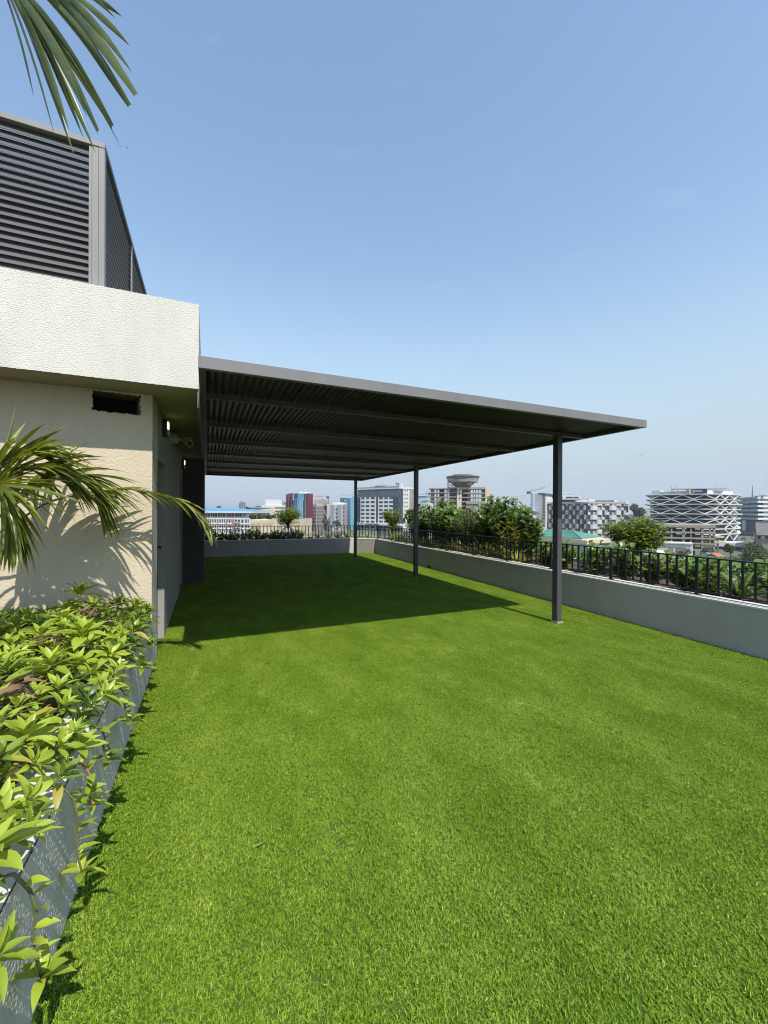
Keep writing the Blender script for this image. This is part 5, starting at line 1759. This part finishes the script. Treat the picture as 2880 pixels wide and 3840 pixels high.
frond(palm, [crown, P5(-260, 900, 2.73), P5(-120, 700, 2.71), P5(60, 560, 2.78), P5(240, 500, 2.85), P5(420, 540, 2.93), P5(540, 640, 2.98)],
      34, 0.34, 0.030, 0.5, 0.30, 0.25, (pf_a, pf_b), 56, 14, 0.010)
frond(palm, [crown, Vector((-2.1, 3.85, 1.7)), Vector((-2.4, 3.98, 1.85)), Vector((-2.8, 4.0, 1.7))], 16, 0.3, 0.03, 0.5)
frond(palm, [crown, Vector((-2.1, 3.1, 1.75)), Vector((-2.6, 2.95, 1.9)), Vector((-3.1, 2.8, 1.6))], 18, 0.36, 0.034, 0.6)
sp_ = MB().tube([crown, P5(-60, 700, 2.75), P5(25, 400, 2.77), P5(80, 200, 2.79), P5(114, 50, 2.81)], [0.016, 0.014, 0.012, 0.009, 0.002], 7)
sp_.build('new_spear', m_rach, palm)

# a taller palm stands behind the camera's left; only one frond tip hangs into view
palm2 = thing('palm_tree', 'tall palm whose frond tips hang into the upper left corner', 'palm', (-1.9, 0.35, 0.44))
MB().tube([(-1.9, 0.35, 0.40), (-1.85, 0.38, 1.6), (-1.88, 0.42, 2.75)], [0.10, 0.085, 0.07], 10).build('trunk', m_trunk, palm2)
cr2 = Vector((-1.88, 0.42, 2.75))
D2 = 1.62
def P6(x, y, d=D2):
    return WP(x * 0.3617, y * 0.3617, d)
f2 = MB().tube(catmull([cr2, Vector((-1.55, 0.75, 3.25)), P6(-620, -700), P6(-120, -330), P6(330, -190), P6(700, -170)], 24), [0.013 * (1 - 0.7 * i / 24) for i in range(25)], 6).build('frond', m_rach, palm2)
org2 = worg(palm2)
tips = [(-20, -300, 565, 1405, 62), (0, -300, 715, 1345, 105), (10, -300, 760, 1585, 70), (20, -300, 990, 1580, 88), (30, -300, 1010, 1365, 112),
        (40, -290, 1262, 1540, 52), (70, -280, 1160, 1310, 118), (330, -190, 1340, 1090, 120), (420, -190, 1410, 975, 125), (560, -180, 1365, 745, 80),
        (600, -180, 1340, 470, 86), (700, -170, 1262, 172, 60), (700, -170, 1195, 188, 46), (-40, -300, 350, 1000, 60), (25, -300, 870, 1440, 70), (60, -280, 1060, 1180, 84), (50, -290, 900, 1200, 92), (380, -190, 1230, 900, 76), (0, -300, 640, 1180, 74), (480, -190, 1180, 640, 70)]
for k, (bx, by, tx, ty, wpx) in enumerate(tips):
    b = P6(bx, by, D2 + 0.02 * (k % 3)); e = P6(tx, ty, D2 - 0.05 + 0.035 * (k % 4))
    v = e - b
    L = v.length
    side = FW.cross(v).normalized()
    # bow the leaflet a little so that it hangs in an arc
    dv = v.normalized() + Vector((0, 0, 1)) * 0.16 + FW * random.uniform(-0.08, 0.08)
    pts = [b + v * (i / 9) + Vector((0, 0, 1)) * (0.055 * L * math.sin(math.pi * i / 9)) for i in range(10)]
    vs_ = []
    W_ = wpx * 0.84 * 0.3617 / F * D2
    for i, q in enumerate(pts):
        t = i / 9
        wv = W_ / 2 * min(1, 0.45 + 1.5 * t) * (1 - max(0, (t - 0.62) / 0.38) ** 1.5 * (0.95 if k not in (4, 6, 7, 8) else 0.55))
        tan = (pts[min(9, i + 1)] - pts[max(0, i - 1)]).normalized()
        n = tan.cross(side).normalized()
        roll = 0.5 * math.sin(t * 3 + k) + 0.25
        sd = (side * math.cos(roll) + n * math.sin(roll)).normalized()
        n2 = tan.cross(sd)
        vs_ += [q - sd * wv + n2 * wv * 0.5, q, q + sd * wv + n2 * wv * 0.5]
    mb = MB(); mb.sm = True
    fs = []
    for i in range(9):
        a = i * 3
        fs += [(a, a + 3, a + 4, a + 1), (a + 1, a + 4, a + 5, a + 2)]
    mb.add([tuple(Vector(v_) - org2) for v_ in vs_], fs)
    o = bpy.data.objects.new('leaflet', mb.mesh('leaflet', pf_c)); COL.objects.link(o); o.parent = f2
for ctrl in ([cr2, Vector((-2.2, 0.1, 3.3)), Vector((-2.7, -0.3, 3.4)), Vector((-3.2, -0.7, 3.0))],
             [cr2, Vector((-1.9, -0.1, 3.3)), Vector((-1.8, -0.7, 3.45)), Vector((-1.7, -1.3, 3.1))],
             [cr2, Vector((-2.2, 0.9, 3.25)), Vector((-2.5, 1.5, 3.25)), Vector((-2.8, 2.0, 2.8))],
             [cr2, Vector((-1.55, 0.80, 3.40)), Vector((-1.20, 1.25, 3.55)), Vector((-0.92, 1.75, 3.35))]):
    frond(palm2, ctrl, 22, 0.42, 0.036, 0.6)

# ------------------------------------------------------------------ shrubs in the strip outside the railing
lf_cl = LEAF('round_leaf', (0.050, 0.110, 0.022), (0.140, 0.220, 0.040), 0.25, 0.30)
lf_cly = LEAF('round_leaf_young', (0.100, 0.180, 0.028), (0.220, 0.300, 0.060), 0.32, 0.32)
lf_fi = LEAF('broad_leaf', (0.055, 0.110, 0.028), (0.200, 0.280, 0.075), 0.24, 0.26)
lf_sm = LEAF('fine_leaf', (0.060, 0.120, 0.015), (0.180, 0.260, 0.035), 0.35, 0.42)
lf_cr = LEAF('gold_leaf', (0.26, 0.27, 0.030), (0.46, 0.44, 0.060), 0.40, 0.40)
lf_st = LEAF('strap_leaf', (0.150, 0.220, 0.035), (0.420, 0.450, 0.100), 0.38, 0.40)
CL = [leaf_mesh('leaf', m_, 1.0, 0.72, 0.4, 0.25, 5, 0.62, 0.0, 0.0, 0.9) for m_ in (lf_cl, lf_cl, lf_cly)]
CLY = [leaf_mesh('leaf', m_, 1.0, 0.70, 0.4, 0.25, 5, 0.62, 0.0, 0.0, 0.9) for m_ in (lf_cly, lf_cly, lf_cl)]
FI = [leaf_mesh('leaf', m_, 1.0, 0.50, 0.5, 0.30, 5, 0.50, 0.0, 0.0, 0.5) for m_ in (lf_fi, lf_fi, lf_cl)]
SMV = [leaf_mesh('leaf', lf_sm, 1.0, 0.50, 0.4, 0.25, 3, 0.5)]
CR = [leaf_mesh('leaf', m_, 1.0, 0.22, 0.6, 0.30, 4, 0.45) for m_ in (lf_cr, lf_cr, lf_sm)]
ST = [leaf_mesh('leaf', lf_st, 1.0, 0.075, a, 0.35, 7, 0.25) for a in (0.5, 0.9, 1.4)] + [leaf_mesh('leaf', lf_cr, 1.0, 0.07, 0.9, 0.35, 7, 0.25)]
STD = [leaf_mesh('leaf', lf_cl, 1.0, 0.085, a, 0.35, 7, 0.25) for a in (0.5, 0.9, 1.4)]
CLD = [leaf_mesh('leaf', lf_cl, 1.0, 0.75, 0.4, 0.25, 4, 0.62, 0, 0, 0.9)]

def joined_leaves(t, place, name='leaves'):
    """leaves past the limit: one part"""
    V, Fc, off = [], [], 0
    mats = []
    mi = []
    for ms, m4 in place:
        co = np.empty(len(ms.vertices) * 3); ms.vertices.foreach_get('co', co)
        co = co.reshape(-1, 3)
        A = np.array(m4)
        co = co @ A[:3, :3].T + A[:3, 3]
        V.append(co)
        if ms.materials[0] not in mats: mats.append(ms.materials[0])
        k = mats.index(ms.materials[0])
        for p in ms.polygons:
            Fc.append(tuple(i + off for i in p.vertices)); mi.append(k)
        off += len(co)
    me = bpy.data.meshes.new(name)
    me.from_pydata(np.vstack(V).tolist(), [], Fc)
    for m_ in mats: me.materials.append(m_)
    me.polygons.foreach_set('material_index', mi)
    me.polygons.foreach_set('use_smooth', [True] * len(Fc))
    o = bpy.data.objects.new(name, me); COL.objects.link(o); o.parent = t
    o['kind'] = 'stuff'
    return o

def shrub(p, w_, h_, nb, per, Ls, meshes, label, group=None, name='shrub', nsingle=999, stemr=0.010, up=0.7, d_=None, bare=0.18):
    """woody shrub: branches fan out from the base, leaves sit in whorls along and at the ends"""
    p = Vector(p)
    t = thing(name, label, 'shrub', p, group)
    mb = MB()
    place = []
    for b in range(nb):
        az = random.uniform(0, 6.283)
        rr_ = math.sqrt(random.random())
        hx = h_ * (1 - 0.40 * rr_ ** 2) * random.uniform(0.80, 1.06)
        tip = Vector((math.cos(az) * rr_ * w_ / 2, math.sin(az) * rr_ * (d_ or w_) / 2, hx))
        mid = Vector((tip.x * 0.45, tip.y * 0.45, hx * 0.5)) + Vector((random.uniform(-.04, .04), random.uniform(-.04, .04), 0))
        pts = catmull([Vector((tip.x * 0.05, tip.y * 0.05, 0)), mid, tip], 5)
        mb.tube([q + p for q in pts], [stemr * (1 - 0.12 * i) for i in range(6)], 4, cap=False)
        for k in range(per):
            f = bare + (1 - bare) * (k + 0.5) / per
            i = min(4, int(f * 5)); q = pts[i].lerp(pts[i + 1], f * 5 - i)
            L = Ls * random.uniform(0.7, 1.15)
            a = k * 2.4 + random.uniform(-0.5, 0.5)
            el = R(random.uniform(5, 45) + 35 * max(0, f - 0.7) / 0.3 * up)
            place.append((random.choice(meshes), Matrix.Translation(q) @ orient(a, el, random.uniform(-0.5, 0.5)) @ Matrix.Translation((0.01, 0, 0)) @ Matrix.Diagonal((L, L, L, 1))))
    mb.build('stem', m_trunk, t)
    random.shuffle(place)
    for ms, m4 in place[:nsingle]:
        inst('leaf', ms, t, m4)
    if len(place) > nsingle:
        joined_leaves(t, place[nsingle:])
    return t

def strappy(p, n, L, label, group, dark=False):
    t = thing('strappy_plant', label, 'plant', p, group)
    S_ = STD if dark else ST
    for k in range(n):
        l_ = L * random.uniform(0.7, 1.15)
        inst('leaf', random.choice(S_), t, orient(k * 2.4 + random.uniform(-.3, .3), R(random.uniform(40, 84)), random.uniform(-.2, .2)) @ Matrix.Diagonal((l_, l_ * 1.1, l_, 1)))
    return t

def sx(y, off_):            # a point in the right-hand strip: off_ metres outside the wall face
    return wall_x(y) + off_
G0 = 0.44
# low round-leaved shrubs along the near railing
G_LOW = 'low round-leaved shrubs along the right railing'
y = 1.55
k = 0
while y < 6.0:
    if not (2.62 < y < 2.95):
        shrub((sx(y, random.uniform(0.38, 0.75)), y, G0), 0.56, random.uniform(0.42, 0.60), 24, 9, 0.105, CLY if k % 3 else CL,
              'low round-leaved shrub behind the right railing, ' + ORD[k] + ' counting from the right photo edge', G_LOW, 'low_shrub', bare=0.2)
        k += 1
    y += random.uniform(0.30, 0.44)
for y, lab in ((2.75, 'clump of long dark strap leaves behind the railing near the right photo edge'), (3.05, 'tall arching strap-leaved clump rising over the rail below the lattice building')):
    strappy((sx(y, 0.70), y, G0), 34, 0.58, lab, None, True)
# back row, low and darker
for i in range(9):
    y = 1.6 + i * 0.62
    shrub((sx(y, random.uniform(1.15, 1.55)), y, G0), 0.70, random.uniform(0.34, 0.48), 24, 9, 0.100, CL,
          'low dark shrub in the outer planting row, ' + ORD[i] + ' counting from the right photo edge', 'low dark shrubs in the outer row', 'low_shrub', bare=0.15)
# the tall mass in the middle
shrub((sx(11.2, 0.75), 11.2, G0), 1.25, 1.28, 80, 17, 0.165, FI, 'dark broad-leaved shrub at the left end of the tall hedge, partly behind the middle post', None, 'broad_leaved_shrub', 280)
shrub((sx(10.0, 0.80), 10.0, G0), 1.35, 1.36, 90, 17, 0.170, FI, 'tall dark shrub of big leaves left of the concrete ruin tower', None, 'broad_leaved_shrub', 280)
shrub((sx(9.2, 0.55), 9.15, G0), 0.95, 1.25, 66, 17, 0.150, CL, 'glossy shrub with one tall leafy tip right below the concrete ruin tower', None, 'broad_leaved_shrub', 250)
shrub((sx(8.35, 0.60), 8.35, G0), 1.0, 1.12, 100, 26, 0.055, SMV, 'fine-leaved yellowish green shrub in the middle of the tall hedge', None, 'fine_leaved_shrub', 60)
shrub((sx(7.6, 0.80), 7.65, G0), 0.80, 1.42, 54, 17, 0.165, FI, 'upright shrub with round leafy tips standing above the hedge', None, 'broad_leaved_shrub', 160)
shrub((sx(7.0, 0.75), 7.05, G0), 0.95, 1.36, 70, 17, 0.160, FI, 'tall leafy shrub at the right end of the hedge left of the near post', None, 'broad_leaved_shrub', 230)
shrub((sx(6.45, 0.80), 6.45, G0), 0.55, 1.14, 36, 15, 0.140, CL, 'narrow leafy shrub half hidden behind the near canopy post', None, 'broad_leaved_shrub', 120)
shrub((sx(6.55, 0.50), 6.62, G0), 0.55, 0.92, 24, 16, 0.125, CR, 'golden croton with yellow pointed leaves beside the near canopy post', None, 'croton_shrub', 170)
shrub((sx(10.7, 1.35), 10.7, G0), 1.4, 1.22, 70, 15, 0.160, FI, 'dark shrub in the second row behind the left part of the tall hedge', None, 'broad_leaved_shrub', 120)
shrub((sx(8.7, 1.30), 8.7, G0), 1.4, 1.20, 74, 15, 0.150, CL, 'shrub in the second row behind the fine-leaved hedge middle', None, 'broad_leaved_shrub', 120)
shrub((sx(7.4, 1.30), 7.4, G0), 1.2, 1.20, 64, 15, 0.155, FI, 'shrub in the second row behind the hedge beside the near post', None, 'broad_leaved_shrub', 120)
# strap-leaved clumps in front of the hedge and round the corner
G_ST = 'yellow-green strap-leaved clumps along the railing'
y = 6.3
k = 0
while y < 12.9:
    strappy((sx(y, random.uniform(0.34, 0.50)), y, G0), 20, random.uniform(0.42, 0.62), 'strap-leaved clump behind the long railing, ' + ORD[k] + ' from the near post to the far corner', G_ST)
    k += 1
    y += random.uniform(0.30, 0.42)
for k, (x, y) in enumerate(((5.35, 13.75), (5.05, 14.0), (4.7, 14.05), (4.35, 14.1), (4.0, 14.1), (3.65, 14.15), (3.35, 14.12), (3.05, 14.2))):
    strappy((x, y, G0), 20, random.uniform(0.42, 0.58), 'yellow-green strap-leaved clump behind the far railing, ' + ORD[k] + ' from the terrace corner', 'strap-leaved clumps behind the far railing')
for i in range(14):
    x = -0.05 + i * 0.225 + random.uniform(-0.05, 0.05)
    shrub((x, 14.03 + random.uniform(0.25, 0.45) - 0.067 * x, G0), 0.40, random.uniform(0.30, 0.46), 16, 8, 0.095, CLD,
          'low dark shrub behind the far railing, ' + ORD[i] + ' counting from the dark return wall', 'low dark shrubs behind the far railing', 'low_shrub', bare=0.15)

# small spreading trees growing in the strip
def small_tree(p, tiers, label, nsingle, leafL, trunk_h, meshes, lean=(0, 0), npl=26):
    p = Vector(p)
    t = thing('small_tree', label, 'tree', p)
    top = p + Vector((lean[0], lean[1], trunk_h))
    mb = MB().tube(catmull([p, p.lerp(top, 0.5) + Vector((0.02, 0.01, 0)), top], 6), [0.026 - 0.0025 * i for i in range(7)], 7)
    place = []
    for (cx_, cy_, cz_, rx, ry, rz, nb) in tiers:
        for b in range(nb):
            while True:
                q = Vector((random.uniform(-1, 1), random.uniform(-1, 1), random.uniform(-1, 1)))
                if q.length < 1: break
            tip = p + Vector((cx_ + q.x * rx, cy_ + q.y * ry, cz_ + q.z * rz))
            s0 = p.lerp(top, random.uniform(0.6, 1.0))
            mid = s0.lerp(tip, 0.5) + Vector((0, 0, -0.04))
            pts = catmull([s0, mid, tip], 4)
            mb.tube(pts, [0.008, 0.006, 0.005, 0.004, 0.002], 4, cap=False)
            for k in range(npl):
                f = 0.55 + 0.45 * (k + 0.5) / npl
                i = min(3, int(f * 4)); c = pts[i].lerp(pts[i + 1], f * 4 - i) - p
                c = c + Vector((random.gauss(0, 0.030), random.gauss(0, 0.030), random.gauss(0, 0.018)))
                L = leafL * random.uniform(0.65, 1.15)
                place.append((random.choice(meshes), Matrix.Translation(c) @ orient(random.uniform(0, 6.3), R(random.uniform(-25, 45)), random.uniform(-.6, .6)) @ Matrix.Diagonal((L, L, L, 1))))
    mb.build('trunk', m_trunk, t)
    random.shuffle(place)
    for ms, m4 in place[:nsingle]:
        inst('leaf', ms, t, m4)
    joined_leaves(t, place[nsingle:])
    return t
lf_tt = LEAF('terrace_tree_leaf', (0.085, 0.150, 0.012), (0.260, 0.350, 0.040), 0.35, 0.40)
TT = [leaf_mesh('leaf', lf_tt, 1.0, 0.50, 0.4, 0.25, 3, 0.6, 0, 0, 0.7), leaf_mesh('leaf', lf_sm, 1.0, 0.5, 0.5, 0.25, 3, 0.6, 0, 0, 0.7)]
q = WP(2385, 2050, 6.75)
small_tree((q.x, q.y, G0), [(-0.24, 0.13, 0.84, 0.34, 0.28, 0.09, 30), (0.06, 0.0, 0.84, 0.42, 0.36, 0.18, 76), (0.28, -0.1, 0.78, 0.28, 0.26, 0.18, 34), (0.12, -0.05, 0.64, 0.40, 0.30, 0.12, 30)],
           'small spreading tree with fresh green crown in front of the lattice building', 280, 0.070, 0.48, TT)
q = WP(1080, 1960, 14.6)
small_tree((q.x, q.y, G0), [(-0.02, 0, 0.98, 0.62, 0.40, 0.12, 60), (0.10, 0, 1.10, 0.40, 0.30, 0.12, 34), (-0.30, 0, 0.80, 0.22, 0.25, 0.14, 16)],
           'small flat-crowned tree standing above the far railing before the blue and maroon tower', 60, 0.065, 0.66, TT)
q = WP(1470, 1960, 14.9)
small_tree((q.x, q.y, G0), [(0.05, 0, 0.98, 0.42, 0.36, 0.22, 60), (-0.25, 0, 1.02, 0.22, 0.25, 0.10, 18), (0.05, 0, 0.62, 0.24, 0.24, 0.24, 26)],
           'small tree at the terrace corner in front of the glass office tower', 60, 0.065, 0.55, TT)
# bits of litter on the turf
for k, (u_, v_, a, lab) in enumerate(((945, 3205, 0.4, 'pale dry straw lying on the turf in the lower left'), (545, 3255, 1.1, 'long pale straw lying on the turf near the planter'), (2395, 2388, 2.0, 'tiny yellow fallen leaf on the turf near the right wall'))):
    ray = WP(u_, v_, 1.0) - Vector((0, 0, H))
    g_ = ray * (H / -ray.z)
    o = leaf_mesh('straw', lf_yel, 0.075 if k < 2 else 0.03, 0.006 if k < 2 else 0.02, 0.1, 0.4, 3)
    ob2 = bpy.data.objects.new('straw' if k < 2 else 'fallen_leaf', o); COL.objects.link(ob2)
    ob2.location = (g_.x, g_.y, 0.027); ob2.rotation_euler = (0.1, 0.05, a)
    tag(ob2, lab, 'straw' if k < 2 else 'leaf')
# ------------------------------------------------------------------ artificial grass
def grass_tuft():
    mb = MB()
    random.seed(21)
    for k in range(64):
        r_ = 0.027 * math.sqrt(random.random())
        a = random.uniform(0, 6.283)
        bx, by = r_ * math.cos(a), r_ * math.sin(a)
        h = random.uniform(0.006, 0.0125)
        wd = random.uniform(0.0008, 0.0014)
        la = random.uniform(0, 6.283)
        ln = random.uniform(0.3, 1.2) * h
        dx, dy = math.cos(la), math.sin(la)
        sx, sy = -dy * wd, dx * wd
        mx_, my_, mz = bx + dx * ln * 0.3, by + dy * ln * 0.3, h * 0.62
        tx, ty, tz = bx + dx * ln, by + dy * ln, h * random.uniform(0.8, 1.0)
        mb.add([(bx - sx, by - sy, 0), (bx + sx, by + sy, 0), (mx_ + sx, my_ + sy, mz), (mx_ - sx, my_ - sy, mz), (tx, ty, tz)],
               [(0, 1, 2, 3), (3, 2, 4)])
    return mb
m_grass = bpy.data.materials.new('grass_blades')
m_grass.use_nodes = True
n_ = m_grass.node_tree.nodes; l_ = m_grass.node_tree.links
b_ = n_['Principled BSDF']
b_.inputs['Roughness'].default_value = 0.45
b_.inputs['Specular IOR Level'].default_value = 0.15
g_ = n_.new('ShaderNodeNewGeometry')
ns1 = n_.new('ShaderNodeTexNoise'); ns1.inputs['Scale'].default_value = 2.0; ns1.inputs['Detail'].default_value = 5; ns1.inputs['Roughness'].default_value = 0.62
mp1 = n_.new('ShaderNodeMapping'); mp1.inputs['Rotation'].default_value = (0, 0, R(24)); mp1.inputs['Scale'].default_value = (1.4, 0.7, 1)
l_.new(g_.outputs['Position'], mp1.inputs['Vector']); l_.new(mp1.outputs['Vector'], ns1.inputs['Vector'])
mr1 = n_.new('ShaderNodeMapRange'); mr1.inputs['From Min'].default_value = 0.36; mr1.inputs['From Max'].default_value = 0.68
l_.new(ns1.outputs['Fac'], mr1.inputs['Value'])
ma1 = n_.new('ShaderNodeMath'); ma1.operation = 'MULTIPLY_ADD'; ma1.inputs[1].default_value = 0.72
l_.new(g_.outputs['Random Per Island'], ma1.inputs[0])
ma2 = n_.new('ShaderNodeMath'); ma2.operation = 'MULTIPLY'; ma2.inputs[1].default_value = 0.24
l_.new(mr1.outputs['Result'], ma2.inputs[0]); l_.new(ma2.outputs[0], ma1.inputs[2])
rr = n_.new('ShaderNodeValToRGB')
rr.color_ramp.elements[0].color = (0.060, 0.130, 0.005, 1)
rr.color_ramp.elements[1].color = (0.46, 0.55, 0.110, 1)
e_ = rr.color_ramp.elements.new(0.5); e_.color = (0.195, 0.315, 0.016, 1)
ns2 = n_.new('ShaderNodeTexNoise'); ns2.inputs['Scale'].default_value = 3.4; ns2.inputs['Detail'].default_value = 6; ns2.inputs['Roughness'].default_value = 0.7
l_.new(mp1.outputs['Vector'], ns2.inputs['Vector'])
mr2 = n_.new('ShaderNodeMapRange'); mr2.inputs['From Min'].default_value = 0.60; mr2.inputs['From Max'].default_value = 0.80; mr2.inputs['To Max'].default_value = 0.55
l_.new(ns2.outputs['Fac'], mr2.inputs['Value'])
ma3 = n_.new('ShaderNodeMath'); ma3.operation = 'ADD'; ma3.use_clamp = True
l_.new(ma1.outputs[0], ma3.inputs[0]); l_.new(mr2.outputs['Result'], ma3.inputs[1])
l_.new(ma3.outputs[0], rr.inputs['Fac']); l_.new(rr.outputs['Color'], b_.inputs['Base Color'])
tr_ = n_.new('ShaderNodeBsdfTranslucent'); l_.new(rr.outputs['Color'], tr_.inputs['Color'])
mx_s = n_.new('ShaderNodeMixShader'); mx_s.inputs['Fac'].default_value = 0.25
l_.new(b_.outputs['BSDF'], mx_s.inputs[1]); l_.new(tr_.outputs['BSDF'], mx_s.inputs[2])
l_.new(mx_s.outputs['Shader'], n_['Material Output'].inputs['Surface'])

tuft_o = bpy.data.objects.new('grass_tuft', grass_tuft().mesh('grass_tuft', m_grass))   # geometry source, not in the scene
sp = 0.021
xs, ys = np.meshgrid(np.arange(-0.46, 5.45, sp), np.arange(0.2, 14.0, sp))
px = xs.ravel() + rng.uniform(-sp, sp, xs.size) * 0.6
py = ys.ravel() + rng.uniform(-sp, sp, xs.size) * 0.6
keep = (px < 5.1904 + 0.0184 * py - 0.004) & (py < 13.9797 - 0.067 * px - 0.004) & (px > np.where(py < 9.18, XD, -0.05) + 0.004)
cut = (py - 13.11) / (13.654 - 13.11) - (px - PB.x) / (PA.x - PB.x)
dvec = np.array([PA.x - PB.x, PA.y - PB.y]); dvec /= np.linalg.norm(dvec)
nvec = np.array([dvec[1], -dvec[0]])
dist = (px - PB.x) * nvec[0] + (py - PB.y) * nvec[1]
side = np.sign((2 - PB.x) * nvec[0] + (5 - PB.y) * nvec[1])
keep &= (dist * side > 0.004)
# seams between the turf rolls
for sy in (2.05, 6.05, 10.05):
    pass
for sx in (0.55, 2.55, 4.4):
    keep &= ~(np.abs(px - sx - 0.006 * np.sin(py * 5)) < 0.007)
px, py = px[keep], py[keep]
me = bpy.data.meshes.new('grass')
me.vertices.add(len(px))
co = np.zeros((len(px), 3), 'f'); co[:, 0] = px; co[:, 1] = py; co[:, 2] = -0.001
me.vertices.foreach_set('co', co.ravel())
me.materials.append(m_grass)
# blades lean together in drifts, as laid pile does
f1 = np.sin(px * 1.7 + 1.3 * np.sin(py * 0.6)) + np.sin(py * 0.9 + px * 0.8 + 2.0)
rot = np.zeros((len(px), 3), 'f')
rot[:, 0] = rng.normal(0, 0.22, len(px)) + 0.02 * f1
rot[:, 1] = rng.normal(0, 0.22, len(px)) + 0.02 * np.sin(px * 2.3 - py * 1.1)
rot[:, 2] = rng.uniform(0, 6.283, len(px))
at = me.attributes.new('rot', 'FLOAT_VECTOR', 'POINT'); at.data.foreach_set('vector', rot.ravel())
at = me.attributes.new('siz', 'FLOAT', 'POINT'); at.data.foreach_set('value', rng.uniform(0.75, 1.2, len(px)).astype('f'))
gro = bpy.data.objects.new('grass', me)
COL.objects.link(gro)
gro['kind'] = 'stuff'
gro['label'] = 'bright green artificial grass pile covering the roof terrace'
ng = bpy.data.node_groups.new('grass_scatter', 'GeometryNodeTree')
ng.interface.new_socket('Geometry', in_out='INPUT', socket_type='NodeSocketGeometry')
ng.interface.new_socket('Geometry', in_out='OUTPUT', socket_type='NodeSocketGeometry')
gi = ng.nodes.new('NodeGroupInput'); go = ng.nodes.new('NodeGroupOutput')
ip = ng.nodes.new('GeometryNodeInstanceOnPoints')
oi = ng.nodes.new('GeometryNodeObjectInfo'); oi.inputs['Object'].default_value = tuft_o
oi.inputs['As Instance'].default_value = True
na = ng.nodes.new('GeometryNodeInputNamedAttribute'); na.data_type = 'FLOAT_VECTOR'; na.inputs['Name'].default_value = 'rot'
nb = ng.nodes.new('GeometryNodeInputNamedAttribute'); nb.data_type = 'FLOAT'; nb.inputs['Name'].default_value = 'siz'
er = ng.nodes.new('FunctionNodeEulerToRotation')
ng.links.new(na.outputs['Attribute'], er.inputs[0])
ng.links.new(gi.outputs[0], ip.inputs['Points'])
ng.links.new(oi.outputs['Geometry'], ip.inputs['Instance'])
ng.links.new(er.outputs[0], ip.inputs['Rotation'])
ng.links.new(nb.outputs['Attribute'], ip.inputs['Scale'])
ng.links.new(ip.outputs['Instances'], go.inputs[0])
md = gro.modifiers.new('scatter', 'NODES'); md.node_group = ng
# ------------------------------------------------------------------ air
hzm = bpy.data.materials.new('haze_air'); hzm.use_nodes = True
hn = hzm.node_tree.nodes; hl = hzm.node_tree.links
hn.remove(hn['Principled BSDF'])
pv = hn.new('ShaderNodeVolumePrincipled')
pv.inputs['Color'].default_value = (0.86, 0.92, 1.0, 1)
pv.inputs['Density'].default_value = 0.00022
pv.inputs['Anisotropy'].default_value = 0.3
hl.new(pv.outputs['Volume'], hn['Material Output'].inputs['Volume'])
hz_o = MB().box(-3600, 3600, -900, 6100, G - 1.0, 60).build('haze', hzm)
hz_o['kind'] = 'stuff'
hz_o['label'] = 'thin pale air over the city'
